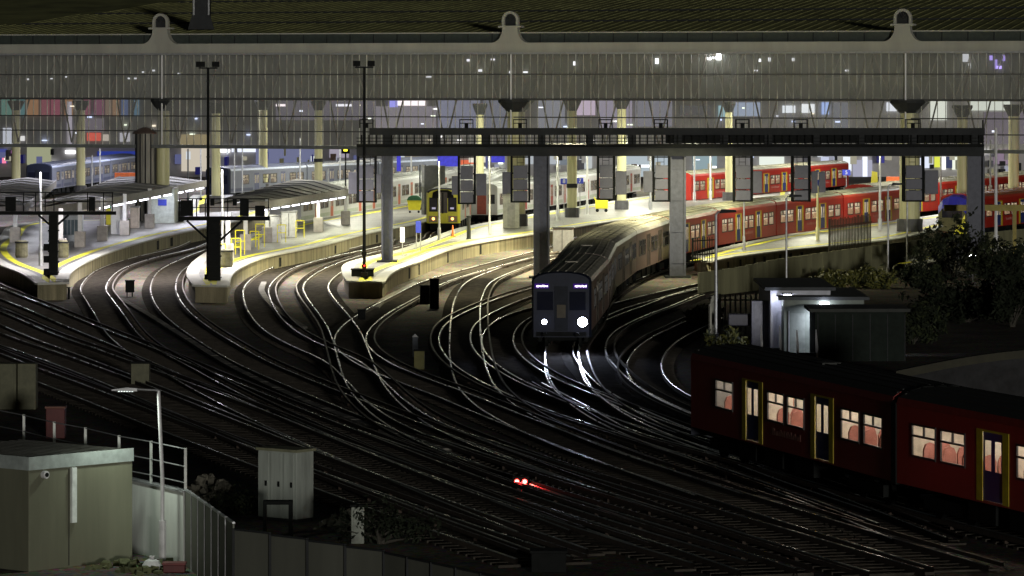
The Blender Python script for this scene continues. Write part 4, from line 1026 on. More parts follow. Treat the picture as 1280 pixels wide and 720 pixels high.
# lamp posts on the platforms and tracks
def lpost(px, pyb, pyt, z, m, label, r=.09, arm=0, on=0, color=(1,1,1), head=True, cat='lamp post', name='lamp_post'):
    p = G(px, pyb, z); s = (pyb-YH)/(H-z); zt = zat(pyt, s)-z
    t = empty(name, p, label, cat)
    MB().tube((0,0,0),(0,0,zt),r,r*.75,n=10).build('pole', m, t)
    MB().tube((0,0,0),(0,0,.9),r*1.5,n=10).build('base', m, t)
    if arm:
        k = MB(); k.tube((0,0,zt-.02),(arm*.45,0,zt+.12),r*.6).tube((arm*.45,0,zt+.12),(arm,0,zt+.12),r*.6); k.build('arm', m, t)
    if head:
        sg = 1 if arm >= 0 else -1
        MB().prism([(arm-.1*sg,zt+.06),(arm+.7*sg,zt+.10),(arm+.66*sg,zt+.2),(arm,zt+.24)][::sg],-.14,.14).build('lantern', DGREY, t)
        if on: MB().box(min(arm,arm+.5*sg),max(arm,arm+.5*sg),-.1,.1,zt+.03,zt+.055).build('lamp_panel', emis('lantern_%g'%on,color,on), t)
    if on: area((p.x+arm,p.y-.1,p.z+zt-.05), on*12, color, .5, name='lantern_light')
    return t
W = (.95,.95,1.0); Y_ = (1.0,.97,.72)
lpost(51,332,215,PZ,GALV,'tall pale lamp post on the left platform near the black signal post',on=0,head=False)
lpost(278,327,212,PZ,GALV,'pale lamp post just right of the left floodlight mast',on=0,head=False)
lpost(549,300,202,PZ,GALV,'slim white lamp post in front of the yellow train cab',r=.08,head=False)
lpost(612,292,196,PZ,WHITE,'slim white lamp post right of the hanging signals over the central platform',r=.08,head=False)
lpost(697,276,196,PZ,WHITE,'white lamp post between the second gantry post and the yellow cream column',r=.12,head=False)
lpost(734,268,196,PZ,WHITE,'white lamp post beside the small blue number sign',r=.10,head=False)
lpost(813,262,196,PZ,GALV,'grey lamp post behind the third gantry post signal',r=.1,head=False)
lpost(868,252,190,PZ,WHITE,'white post left of the distant red carriage',r=.09,head=False)
lpost(888,250,190,PZ,WHITE,'white post in front of the distant red carriage',r=.10,head=False)
lpost(930,312,252,PZ,GALV,'short grey post under the first signal right of the third gantry post',r=.07,head=False)
lpost(1022,300,232,PZ,CREAM,'cream post on the red train platform under the middle hanging signal',r=.1,head=False)
lpost(1100,288,190,PZ,WHITE,'pale post on the right platform left of the massive cream column',r=.11,head=False)
lpost(895,440,268,0,GALV,'grey lamp post with dark flat head by the pale palisade fence',r=.08,arm=.25)
lpost(983,372,248,0,GALV,'thin lamp post rising behind the lit equipment hut',r=.07,arm=.2)
lpost(1110,352,233,0,GALV,'thin lamp post with bent white top near the dark bushes',r=.07,arm=.3)
lpost(1134,345,252,0,GALV,'grey post below the rightmost hanging signal',r=.08,head=False)
lpost(1245,310,160,PZ,WHITE,'bright white lamp post at the far right beside the last gantry post',r=.12,head=False)
lpost(1216,353,321,0,GALV,'low twin lamp shining among the bushes under the last gantry post',r=.04,head=False)
p = G(1216,353,0); o = [x for x in bpy.data.objects if x.name.startswith('lamp_post') and x.get('label','').startswith('low twin')][0]
for dx in (-.13,.13): MB().tube((dx,-.1,1.62),(dx,-.16,1.62),.1,n=12).build('lamp', emis('twin_lamp',(.95,.95,1),14), o)
m = MB(); m.box(-.25,.25,-.09,0,1.5,1.56); m.build('crossbar', DGREY, o)
area((p.x,p.y-.4,1.6),8,(1,.95,.8),.3,(math.radians(60),0,0),name='twin_light')
# platform furniture
def signboard(px, pyb, w_, h0, h1, m, label, z=PZ, legs=2, text=None, cat='sign', name='sign', tcol=None):
    t = empty(name, G(px,pyb,z), label, cat)
    xs = (-w_*.4, w_*.4) if legs == 2 else (0,)
    for x in xs: MB().tube((x,.04,0),(x,.04,h1),.035).build('leg', GALV, t)
    MB().box(-w_/2,w_/2,-.03,.0,h0,h1).build('board', m, t)
    if text:
        cu = bpy.data.curves.new('number','FONT'); cu.body = text; cu.size = (h1-h0)*.95; cu.align_x='CENTER'; cu.align_y='CENTER'; cu.extrude=.004
        ob = bpy.data.objects.new('number', cu); col.objects.link(ob)
        dg = bpy.context.evaluated_depsgraph_get(); me = bpy.data.meshes.new_from_object(ob.evaluated_get(dg)); bpy.data.objects.remove(ob)
        me.materials.clear(); me.materials.append(tcol or WHITE); ob = bpy.data.objects.new('number', me); col.objects.link(ob)
        ob.parent = t; ob.location = (0,-.036,(h0+h1)/2); ob.rotation_euler = (PI/2,0,0)
    return t
signboard(523,313,.36,1.2,2.0,BLUE,'small blue and grey board on two legs near the blunt platform end')
signboard(503,320,.3,.9,1.9,WHITE,'small white marker on a single leg at the left of the blue board',legs=1)
signboard(705,268,.6,2.6,3.1,BLUE,'blue number 8 sign left of the yellow cream column',legs=1,text='8',cat='platform sign',name='platform_sign')
signboard(725,267,.6,2.6,3.1,BLUE,'blue number 7 sign right of the yellow cream column',legs=1,text='7',cat='platform sign',name='platform_sign')
o = signboard(1058,247,.8,2.2,2.75,BLUE,'blue number 5 sign beyond the red carriages',legs=1,text='5',cat='platform sign',name='platform_sign')
t = empty('departure_board', G(542,268,PZ), 'tall dark grey board leaning behind the yellow train cab', 'board')
MB().box(-1,1,0,.25,0,4.2).build('panel', mat('board_grey',(.13,.135,.15),.5), t); MB().box(-1.05,-.8,-.06,-.002,0,4.3).build('pale_edge', GALV, t)
t = empty('wheeled_skip', G(518,266,PZ), 'yellow skip with dark green lid on the platform left of the yellow train', 'skip')
MB().prism([(-.5,.25),(.5,.25),(.62,1.1),(-.62,1.1)],-.5,.5).build('body', YEL, t)
MB().prism([(-.66,1.105),(.66,1.105),(.5,1.4),(.2,1.52),(-.2,1.52),(-.5,1.4)],-.52,.52).build('lid', mat('lid_green',(.02,.10,.05),.5), t)
for x in (-.38,.38): MB().tube((x,-.4,.1),(x,-.34,.1),.1,n=10).build('wheel', BLK, t)
t = empty('luggage_trolley', G(752,265,PZ), 'bright yellow trolley on the broad platform behind the oncoming train', 'trolley')
MB().box(-.55,.55,-.4,.4,.3,1.05).build('body', YEL, t, bevel=.04); MB().prism([(-.6,1.053),(-.45,1.053),(-.6,1.3),(-.7,1.3)],-.4,.4).build('handle', YEL, t)
for x in (-.38,.38): MB().tube((x,-.42,.15),(x,-.36,.15),.15,n=10).build('wheel', BLK, t)
t = empty('stone_block', G(647,285,PZ), 'pale square cabin at the foot of the broad column left of the second gantry post', 'cabin')
MB().box(-1.15,.15,-.2,1.2,0,2.5).build('wall', mat('pale_cabin',(.42,.42,.36),.7), t, bevel=.03); MB().box(-1.22,.22,-.27,1.27,2.503,2.6).build('roof', STONE, t)
MB().box(-.8,-.2,-.23,-.203,.1,2.0).build('door', mat('cabin_door',(.3,.3,.27),.6), t)
t = empty('traffic_cone', G(566,296,PZ), 'faint orange post with red foot on the wet central platform', 'cone')
MB().lathe([(.2,0),(.2,.04),(.11,.05),(.04,.85),(0,.87)],12).build('cone', ORANGE, t); MB().box(-.22,.22,-.22,.22,0,.03).build('foot', RED, t)
t = empty('grey_bollard', G(586,299,PZ), 'dark thick bollard on the central platform', 'bollard')
MB().lathe([(.2,0),(.15,.1),(.13,1.6),(.18,1.62),(.18,1.7),(0,1.72)],12).build('shaft', DGREY, t)
t = empty('equipment_cabinet', G(704,318,0), 'grey metal cabinet below the platform right of the second gantry post', 'cabinet')
MB().box(-.75,.75,0,.8,.1,1.9).build('body', mat('cab_grey',(.18,.18,.2),.5), t, bevel=.03); MB().box(-.1,-.06,-.02,-.002,.2,1.8).build('door_seam', BLK, t); MB().box(-.8,.8,-.05,.85,1.903,1.97).build('lid', DGREY, t)
# blue banners hanging in the hall
for a, b, c, d_, lab in ((547,573,193,208,'vivid blue banner hanging above the yellow train cab'),(614,631,190,203,'vivid blue banner right of the hanging signal over the yellow train'),(496,501,190,214,'narrow vivid blue banner right of the tall right mast'),(640,647,188,200,'small blue banner behind the signal left of the second gantry post')):
    s = 12.4; X0 = (a-640)/s; X1 = (b-640)/s; z0 = zat(d_,s); z1 = zat(c,s)
    t = empty('hanging_banner', ((X0+X1)/2, F/s, z0), lab, 'banner'); w_ = X1-X0
    MB().box(-w_/2,w_/2,-.04,0,0,z1-z0).build('cloth', mat('banner_blue',(.03,.03,.75),.5,emit=(.02,.02,.6),es=0.0), t)
    MB().tube((-w_/2-.1,-.02,z1-z0+.04),(w_/2+.1,-.02,z1-z0+.04),.04).build('rod', GALV, t)
for px, py, lab in ((1093,242,'yellow advertising figure board behind the red carriages'),):
    t = empty('yellow_board', G(px,py,PZ), lab, 'board'); MB().prism([(-.3,0),(.35,0),(.35,1),(.25,1.1),(.35,1.3),(.3,2.2),(-.25,2.3),(-.35,1.2)],0,.1).build('board', YEL, t); MB().box(-.1,.1,.1,.4,0,.8).build('stay', GALV, t)
for px, py, w_, lab in ((1118,246,1.6,'low orange barrier beyond the red carriages'),(157,240,2.3,'orange barrier beyond the left canopy')):
    t = empty('barrier', G(px,py,PZ), lab, 'barrier')
    MB().box(-w_/2,w_/2,0,.2,1.2,2.0).build('panel', ORANGE, t, bevel=.04)
    for x in (-w_*.4,w_*.4): MB().box(x-.06,x+.06,.21,.3,0,1.3).build('leg', DGREY, t)
# mail: signal showing yellow above the middle canopy
s = 15; t = empty('platform_signal', ((432-640)/s, F/s, PZ), 'small black signal showing a yellow light above the middle canopy', 'railway signal')
MB().tube((0,0,0),(0,0,zat(192,s)-PZ),.06).build('post', DGREY, t); z = zat(187.5,s)-PZ
MB().box(-.35,.35,-.12,.12,z-.3,z+.3).build('head', BLK, t); MB().box(-.16,.16,-.135,-.122,z-.1,z+.12).build('lamp', emis('amber',(.9,.85,.05),2.5), t)
# slim posts and slim wires in the hall
hp = None
for px, s, y0, lab in ((125,13,186,'thin post left of the orange barrier'),(115,12.5,194,'short white post by the cream column at left'),(235,13,186,'thin dark post before the cream lit wall'),(251,13,186,'second thin post before the cream lit wall'),
                   (293,12.5,184,'thin post between columns above the middle canopy'),(303,12.5,184,'thin post right of its twin above the middle canopy'),(375,13,172,'thin post with dot top above the middle canopy'),(425,13,184,'white post under the yellow signal light'),
                   (410,13.5,210,'short white post at the crest of the middle canopy'),(525,14,206,'thin white post left of the dark grey board'),(532,14.3,206,'white post at the dark grey board edge'),(1176,14.6,196,'thin post over the blue nosed train'),(1238,15.2,175,'slim post left of the bright white lamp post'),
                   (1208,15,185,'slim post behind the last gantry post'),(514,13,190,'short dim post left of the grey board'),(670,13.4,194,'slim post hidden by the second gantry post edge')):
    z1 = zat(y0,s)-PZ; t = empty('hall_post', ((px-640)/s, F/s, PZ), lab, 'post')
    MB().tube((0,0,0),(0,0,z1),.07).build('pole', GALV if 'dark' not in lab else DGREY, t); MB().tube((0,0,0),(0,0,.3),.14).build('foot', DGREY, t)
# yellow portal frame
s = 19.2; t = empty('portal_frame', ((1180-640)/s, F/s, 0), 'mustard yellow portal frame across the far right tracks', 'frame')
my = mat('mustard_paint',(.26,.21,.03),.6)
MB().box(0,140/s,-.2,.2,zat(263.5,s),zat(256,s)).build('beam', my, t)
for x in (88/s, 139/s): MB().box(x-.12,x+.12,-.15,.15,0,zat(263.5,s)-.003).build('post', my, t)
t = empty('yellow_warning_marker', G(1200,296,PZ), 'yellow triangular warning board below the portal frame', 'sign')
MB().prism([(-.5,.2),(.5,.2),(.35,1.6)],0,.06).build('board', YEL, t); MB().box(-.05,.05,.061,.12,0,1).build('stay', DGREY, t)

# ---------------------------------------------------------------- fences and wall on the right
def paling(pts, h, label, m, gap=.22, name='palisade_fence', w_=.09, z=0, rails=(.3,.85), pts_top=True):
    P = [Vector(p[:2]) for p in pts]; o = P[0].copy(); t = empty(name, (o.x,o.y,z), label, 'fence'); mb = MB(); rl = MB()
    for a, b in zip(P, P[1:]):
        d = b-a; n = max(1,int(d.length/gap))
        for k in range(n):
            p = a+d*(k/n)-o; hh = h*R.uniform(.97,1.02); mb.obox(p, d, w_, .03, 0.02, hh)
            if pts_top:
                pass
        for r in rails: rl.obox((a+b)/2-o+Vector((0,.05)), d, d.length, .05, h*r, h*r+.07)
        if a is P[0] or True:
            pp = a-o; ps = MB(); ps.box(pp.x-.06,pp.x+.06,pp.y+.09,pp.y+.21,0,h*1.0); ps.build('post', m, t)
    tag(mb.build('pales', m, t), kind='stuff'); rl.build('rails', m, t); return t
pf = mat('palisade_olive',(.30,.30,.20),.6)
paling([G(888,440,0),G(890,428,0),G(900,424,0),G(945,424,0),G(968,424,0)], 2.2, 'pale palisade fence left of the lit equipment hut', mat('palisade_pale',(.38,.38,.33),.6))
paling([G(866,329,PZ),G(893,327,PZ)], 1.6, 'dark railing at the tip of the right platform', BLK, z=PZ, gap=.3, w_=.05)
paling([G(1037,343,0),G(1090,335,0)], 3.6, 'dark upright timber railings beside the thin lamp post', mat('dark_timber',(.07,.065,.05),.8), gap=.35, w_=.16, name='timber_fence')
# concrete panel wall
t = empty('concrete_wall', G(873,366,0), 'long olive concrete panel wall behind the equipment huts', 'wall'); o = t.location.copy()
pts = [(G(873,371,0).to_2d(),1.0),(G(920,366,0).to_2d(),1.1),(G(971,360,0).to_2d(),1.35),(G(1040,352,0).to_2d(),1.5),(G(1100,345,0).to_2d(),1.6),(G(1170,334,0).to_2d(),1.6),(G(1290,320,0).to_2d(),1.6)]
wm = mat('olive_panel',(.20,.195,.11),.85,var=.35,scale=.8,streak=True)
for (a,ha),(b,hb) in zip(pts,pts[1:]):
    d=b-a; n=max(2,int(d.length/1.5))
    for k in range(n):
        p=a+d*((k+.5)/n)-o.to_2d(); h_=ha+(hb-ha)*(k+.5)/n
        MB().obox(p,d,d.length/n-.03,.12,0,h_+.4).build('panel',wm,t)

# ---------------------------------------------------------------- equipment huts
def hut(px0, pyb, wpx, s, h_, dep, ang, m, label, roofm, door=True, over=.25, drop=.25):
    X=(px0-640)/s; t = empty('equipment_hut', (X,F/s,0), label, 'hut', rz=ang); w_=wpx/s
    MB().box(0,w_,0,dep,0,h_).build('wall', m, t)
    r = MB(); r.prism([(-over,h_+.003),(w_+over,h_+.003),(w_+over,h_+.15),(-over,h_+.15)],-.03,dep+over); r.build('roof', roofm, t)
    return t, w_
hm = mat('hut_cladding',(.42,.43,.5),.55,var=.15,streak=True); hr = mat('hut_roof',(.035,.04,.045),.7)
t, w_ = hut(963,440,75,27.0,2.85,9,math.radians(0),hm,'pale equipment hut with bright lamp, nearest the palisade fence',hr)
for k in range(9): MB().box(.02+k*.3,.06+k*.3,-.02,-.002,.05,2.7).build('cladding_rib', hm, t)
MB().box(.6,.95,-.22,-.03,2.36,2.68).build('lamp', emis('hut_lamp',(.85,.88,1),22), t); MB().box(.55,1.0,-.26,-.003,2.69,2.75).build('lamp_hood', BLK, t)
p=t.matrix_world if False else t.location; area((p.x+.7,p.y-.6,2.3),110,(.8,.84,1),.4,(math.radians(25),0,0),name='hut_light'); point((p.x+.2,p.y-.35,2.5),16,(.8,.84,1),.08,'hut_light')
t, w_ = hut(980,442,100,27.25,2.5,8.5,math.radians(0),mat('hut_green',(.12,.14,.12),.6),'grey green equipment hut with the second bright lamp',hr)
MB().box(.25,.95,-.03,-.003,.1,1.9).build('door', mat('hut_door',(.16,.18,.16),.5), t); MB().box(1.2,1.4,-.05,-.003,1.0,1.25).build('notice', YEL, t)
MB().box(1.65,2.05,-.24,-.03,2.06,2.42).build('lamp', emis('hut_lamp',(.85,.88,1),22), t); MB().box(.2,.25,-.04,-.003,.1,2.0).build('conduit', GALV, t)
p=t.location; area((p.x+1.6,p.y-.7,2.0),90,(.8,.84,1),.4,(math.radians(20),0,0),name='hut_light'); point((p.x+1.9,p.y-.4,2.2),14,(.8,.84,1),.08,'hut_light')
t, w_ = hut(1019,450,112,27.9,2.2,3.5,math.radians(0),mat('hut_dark',(.014,.019,.016),.8,spec=.1),'long dark green hut in front of the lit ones',mat('hut_roof2',(.03,.033,.03),.8))
for k in range(6): MB().box(.1+k*.78,.14+k*.78,-.02,-.002,0,2.1).build('panel_rib', DGREY, t)
# steps with white handrails
def steps(px, pyb, s, label):
    t = empty('access_steps', ((px-640)/s, F/s, 0), label, 'steps')
    for k in range(3): MB().box(-.4,.4,-.9+.3*k,-.6+.3*k,0,.2+.2*k).build('tread', DGREY, t)
    for x in (-.42,.42):
        m = MB(); m.tube((x,-1.0,0),(x,-1.0,.95),.025).tube((x,0,.4),(x,0,1.6),.025).tube((x,-1.0,.95),(x,0,1.6),.025).tube((x,-.5,.2),(x,-.5,1.3),.02); m.build('handrail', WHITE, t)
steps(963,442,27.9,'steps with white handrails at the corner of the pale hut'); steps(1008,446,28.4,'steps with white handrails before the grey green hut')
t = empty('equipment_cabinet', G(950,437,0)+Vector((0,-.5,0)), 'bluish grey cabinet standing left of the pale hut', 'cabinet')
MB().box(-.42,.42,0,.6,.0,2.3).build('body', mat('cab_blue',(.25,.26,.36),.5), t, bevel=.02); MB().box(-.3,.3,-.02,-.002,.2,2.1).build('door', mat('cab_blue2',(.27,.28,.38),.5), t)
t = empty('trackside_tank', G(926,436,0), 'dark flat tank on legs by the palisade fence', 'tank')
MB().box(-.6,.6,-.4,.4,1.1,1.65).build('tank', mat('tank_dark',(.06,.06,.09),.5), t, bevel=.04)
for x in (-.5,.5): MB().box(x-.05,x+.05,-.3,.3,0,1.098).build('leg', DGREY, t)
# dark arched parapet bottom right
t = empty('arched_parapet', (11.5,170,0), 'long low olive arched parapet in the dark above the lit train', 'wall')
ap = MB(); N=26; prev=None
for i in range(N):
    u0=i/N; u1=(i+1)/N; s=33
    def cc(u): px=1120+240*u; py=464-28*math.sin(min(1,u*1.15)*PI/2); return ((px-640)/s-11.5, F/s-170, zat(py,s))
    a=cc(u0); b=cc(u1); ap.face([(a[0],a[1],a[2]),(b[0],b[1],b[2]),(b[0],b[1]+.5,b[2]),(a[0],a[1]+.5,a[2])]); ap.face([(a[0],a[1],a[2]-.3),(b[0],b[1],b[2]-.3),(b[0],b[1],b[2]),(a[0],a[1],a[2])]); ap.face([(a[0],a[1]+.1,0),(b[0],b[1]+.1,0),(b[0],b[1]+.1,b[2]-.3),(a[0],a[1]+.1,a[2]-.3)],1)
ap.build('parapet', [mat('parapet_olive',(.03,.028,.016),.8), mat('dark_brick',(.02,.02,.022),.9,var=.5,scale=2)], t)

# ---------------------------------------------------------------- bushes
def leafmat(name, c): return mat(name, c, .6, var=.5, scale=.8)
LF = [leafmat('leaf_dark',(.012,.017,.008)), leafmat('leaf_mid',(.03,.038,.014)), leafmat('leaf_gold',(.13,.13,.03))]
def bush(px, pyb, s, w_, h_, label, mi=(0,1), dens=1.0, z=0, name='bush', cat='bush', depth=1.0, lsz=.16):
    X=(px-640)/s; t = empty(name, (X,F/s,z), label, cat)
    tr_ = MB(); fo = MB(); n = int(16*dens)
    for k in range(n):
        a=R.uniform(0,2*PI); rr=R.uniform(.1,1)**.7; tip=Vector((math.cos(a)*rr*w_/2, math.sin(a)*rr*w_/2*depth, h_*R.uniform(.35,1.0)*(1-.45*rr*rr)))
        mid=Vector((tip.x*.35+R.uniform(-.1,.1),tip.y*.35,tip.z*.55)); tr_.tube((R.uniform(-.1,.1),R.uniform(-.1,.1),0),mid,.05,.03,n=5,caps=False); tr_.tube(mid,tip,.03,.01,n=5,caps=False)
        for q in range(int(5*dens)+3):
            cpt = mid.lerp(tip, R.uniform(.2,1.35))+Vector([R.gauss(0,.16*w_/3) for _ in range(3)])
            for l in range(int(14)):
                p = cpt+Vector([R.gauss(0,.13) for _ in range(3)]); u=Vector([R.gauss(0,1) for _ in range(3)]).normalized(); v=u.orthogonal().normalized(); sz=lsz*R.uniform(.5,1.2)
                if p.z < .02: continue
                fo.face([p-u*sz,p+v*sz*.45,p+u*sz,p-v*sz*.45], R.choice((0,0,1)))
    tr_.build('branches', WOOD, t); fo.build('foliage', [LF[mi[0]],LF[mi[1]]], t)
bush(1190,350,20.0,4.6,4.1,'tall dark leafy bush below the rightmost hanging signal',(0,1),1.5)
bush(1248,352,20.4,3.6,3.0,'dark bush right of the last gantry post',(0,1),1.6)
bush(1150,352,20.6,2.6,1.6,'low reddish dark bush behind the long hut',(0,1),1.3)
bush(1085,349,20.6,3.2,1.1,'yellow green scrub along the foot of the panel wall',(2,1),1.2)
bush(1040,351,20.6,2.2,.8,'small yellow green tuft on the bank behind the hut roofs',(2,1),.8)
bush(1210,400,24,6,2.3,'black bush mass behind the arched parapet',(0,0),1.5)
bush(1140,425,26.2,3,2.0,'dark overgrown shrub at the end of the dark hut',(0,1),1.5)
bush(1265,395,24.5,3.5,3.8,'dark shrub at the right edge of the photo above the parapet',(0,0),1.8)
bush(880,408,24.4,2.2,.9,'golden grass tuft at the palisade fence foot',(2,1),1.0)
bush(905,440,27.2,1.8,1.0,'yellowish weeds below the grey lamp post',(2,1),1.0)
bush(478,690,46,2.4,1.0,'dark scrub behind the grey fence panels',(0,0),.7,lsz=.09)
bush(300,640,43,1.8,.5,'low weeds on the spoil heap behind the fence bend',(0,1),.9,lsz=.08)

# ---------------------------------------------------------------- foreground left
t = empty('steel_cabin', (G(36,715,0).x, G(36,715,0).y, 0), 'brushed steel cabin with flat slatted roof at the lower left corner', 'cabin', rz=math.radians(48))
s0 = (715-YH)/H; cabm = mat('cabin_steel', (.21,.215,.155),.5,.3,var=.28,scale=.5,streak=True); cabl = mat('cabin_trim',(.38,.43,.42),.5,.2)
cw_ = 3.6; ch = 2.6; cd = 4.3
MB().box(0,cw_,0,cd,0,ch).build('wall', cabm, t, bevel=.015)
MB().box(-.02,cw_+.02,-.03,-.002,ch,ch+.34).build('fascia', cabl, t)
MB().box(-.03,-.002,-.0,cd+.02,ch,ch+.34).build('fascia', cabl, t)
MB().box(0,cw_,0,cd,ch+.002,ch+.30).build('roof', mat('cabin_roof',(.16,.16,.15),.35,.4), t)
m = MB(); y=.1
while y<cw_: m.box(y,y+.05,.02,cd,ch+.302,ch+.328); y+=.3
tag(m.build('roof_slats', mat('slat',(.10,.10,.09),.4), t), kind='stuff')
MB().box(1.42,1.58,-.08,-.003,1.15,ch-.02).build('door_strip', mat('pale_strip',(.75,.8,.78),.4), t)
MB().box(1.36,1.38,-.012,-.002,.05,ch-.05).build('door_seam', DGREY, t)
MB().tube((.5,0,ch-.14),(.5,-.12,ch-.14),.1,n=16).build('round_lamp_housing', WHITE, t)
MB().tube((.5,-.121,ch-.14),(.5,-.15,ch-.14),.055,n=14).build('lens', BLK, t)
# street lamp
s=48.1; t = empty('street_lamp', ((203-640)/s,F/s,0), 'slim white street lamp bending left over the steel cabin', 'street lamp')
zt=zat(488,s); m=MB(); m.tube((0,0,0),(0,0,1.15),.10,n=14).tube((0,0,1.15),(0,0,zt*.5),.055,n=12).tube((0,0,zt*.5),(-.1,0,zt),.05,.045,n=12); m.build('column', mat('lamp_column',(.6,.6,.62),.4,.2), t)
m=MB(); m.tube((-.1,0,zt),(-.65,0,zt+.03),.025); m.build('arm', GALV, t)
m=MB(); m.prism([(-1.32,zt+.0),(-.65,zt-.02),(-.65,zt+.06),(-.9,zt+.08),(-1.3,zt+.03)],-.1,.1); m.build('lantern', GALV, t)
m=MB(); 
for k in range(6): m.box(-.8-.07*k,-.76-.07*k,-.07,.07,zt-.032,zt-.021)
m.build('led_strip', emis('led',(.9,1,.95),1.6), t)
X=(203-640)/s
area((X-.9,F/s-.05,zt-.06),85,(.9,1,.85),.4,(0,0,0),name='street_light')
# railings and white wall
def gpx(px,py,z): return G(px,py,z)
t = empty('guard_railing', (G(30,518,3.05).x,G(30,518,3.05).y,1.95), 'galvanised guard railing with flat posts behind the steel cabin', 'railing'); o=t.location.copy()
PT=[]
for px, pt in ((-20,508),(30,518),(68,527),(107,534),(149,544),(189,551),(232,560)):
    zt_=3.05; p=G(px,pt,zt_); PT.append(p); MB().box(p.x-o.x-.035,p.x-o.x+.035,p.y-o.y-.05,p.y-o.y+.05,0,1.1).build('post', mat('rail_post',(.5,.52,.5),.45,.3), t)
for zz in (1.08,.62,.2):
    m=MB()
    for a,b in zip(PT,PT[1:]): m.tube((a.x-o.x,a.y-o.y-.06,zz),(b.x-o.x,b.y-o.y-.06,zz),.016,n=6,caps=False)
    m.build('rail', GALV, t)
a=G(150,560,3.2); b=PT[-1]; 
t = empty('white_wall', (PT[-1].x,PT[-1].y,0), 'white painted low wall under the railing right of the steel cabin', 'wall'); o=t.location
m=MB(); aa=PT[0]; d=(PT[-1]-aa); m.obox(((aa+PT[-1])/2-o), d, d.length+.1, .18, 0, 1.9); m.build('wall', mat('white_wall',(.72,.75,.72),.7,var=.12,streak=True), t)
m=MB(); m.obox(((aa+PT[-1])/2-o), d, d.length+.14, .26, 1.903, 1.95); m.build('coping', GALV, t)
# grey fence going right
fg = mat('fence_panel',(.15,.155,.13),.6,.2,var=.2,scale=.5,streak=True)
FP=[PT[-1].to_2d()]; 
for px,py,z in ((292,655,1.9),(480,692,1.6),(700,745,1.5)): FP.append(G(px,py,z).to_2d())
t = empty('panel_fence', (FP[0].x,FP[0].y,0), 'dark grey sheet panel fence curving right from the white wall', 'fence')
for k,(a,b) in enumerate(zip(FP,FP[1:])):
    d=b-a; n=max(2,int(d.length/1.1)); hh=(1.95,1.75,1.6)[k]
    for i in range(n):
        p=a+d*((i+.5)/n)-FP[0]; h2 = 1.95+(1.9-1.95)*(i+.5)/n if k==0 else hh+(1.6-hh)*i/n
        MB().obox(p,d,d.length/n-.02,.04,0,h2).build('panel',fg,t)
        q=a+d*(i/n)-FP[0]; MB().box(q.x-.03,q.x+.03,q.y-.07,q.y-.021,0,h2+.04).build('post',GALV if k==0 else DGREY,t)
        MB().obox(p+Vector((0,-.0)),d,d.length/n,.07,h2+.003,h2+.05).build('cap_rail',GALV if k==0 else DGREY,t)
# grey equipment cabinets
s=44; t = empty('equipment_cabinet', ((320-640)/s,F/s+1.0,0), 'row of pale grey equipment cabinets with three doors beside the dark yard', 'cabinet', rz=math.radians(-38))
cg=mat('cabinet_greengrey',(.34,.37,.34),.6,var=.3,streak=True)
MB().box(0,1.45,0,.75,.1,2.0).build('body', cg, t, bevel=.015); MB().box(-.05,1.5,-.05,.8,2.003,2.08).build('roof', mat('cab_roof',(.2,.2,.13),.7), t); MB().box(0,1.45,.05,.7,0,.098).build('plinth', DGREY, t)
for k in range(3):
    d_=MB().box(.03+k*.48,.40+k*.48,-.03,-.003,.15,1.95).build('door', cg, t); MB().box(.30+k*.48,.36+k*.48,-.06,-.031,1.0,1.15).build('handle', BLK, d_)
# spoil heap
def rubble(px, py, s, w_, h_, label, n=60, m=None):
    t = MB(); q=random.Random(int(px))
    for k in range(n):
        a=q.uniform(0,2*PI); r=q.random()**.6*w_/2; x=r*math.cos(a); y=r*math.sin(a); z=h_*(1-(2*r/w_)**1.3)*q.uniform(.5,1); sz=q.uniform(.04,.16)
        L0=len(t.v); V=[Vector((q.uniform(.5,1)*sx,q.uniform(.5,1)*sy,q.uniform(.4,.9)*sz_)) for sx in(-1,1) for sy in(-1,1) for sz_ in(-1,1)]
        rot=Matrix.Rotation(q.uniform(0,6),3,'Z')@Matrix.Rotation(q.uniform(-.6,.6),3,'X')
        t.v+=[tuple(rot@(v*sz)+Vector((x,y,z))) for v in V]
        for f in ((0,1,3,2),(4,6,7,5),(0,4,5,1),(2,3,7,6),(0,2,6,4),(1,5,7,3)): t.f.append(tuple(L0+i for i in f)); t.mi.append(0)
    o=t.build('rubble_heap', m or mat('rubble',(.16,.15,.12),.9,var=.5), loc=((px-640)/s,F/s,0)); tag(o,label,'rubble',kind='stuff')
rubble(262,622,42,2.6,.9,'heap of pale rubble and sacks behind the fence bend',90)
rubble(440,665,44.5,2.2,.5,'low scattered rubble behind the dark fence panels')
rubble(930,432,26.6,3,.5,'debris at the foot of the palisade fence',50)
rubble(175,712,48.5,2.6,.12,'litter and grass on the ground before the white wall',50,mat('moss',(.10,.11,.05),.9,var=.5))
t = empty('small_waste_bag', ((190-640)/48.6,F/48.6,0), 'white bag at the foot of the street lamp', 'bag')
MB().lathe([(0,0),(.2,.02),(.26,.12),(.18,.24),(.05,.3),(.08,.36),(0,.37)],12).build('sack', WHITE, t)
t = empty('red_crate', ((218-640)/48.8,F/48.8,0), 'dark red box beside the white bag under the street lamp', 'crate')
MB().box(-.28,.28,-.2,.2,0,.2).build('body', DRED, t, bevel=.02); MB().box(-.3,.3,-.22,.22,.203,.25).build('lid', mat('dred2',(.16,.03,.03),.6), t)
t = empty('hooded_frame', ((352-640)/45.5,F/45.5,0), 'small black hooped frame in front of the grey cabinets', 'frame')
MB().box(-.5,.3,-.2,.2,.95,1.05).box(.2,.3,-.2,.2,0,.948).box(-.5,-.42,-.2,.2,0,.948).build('frame', BLK, t)
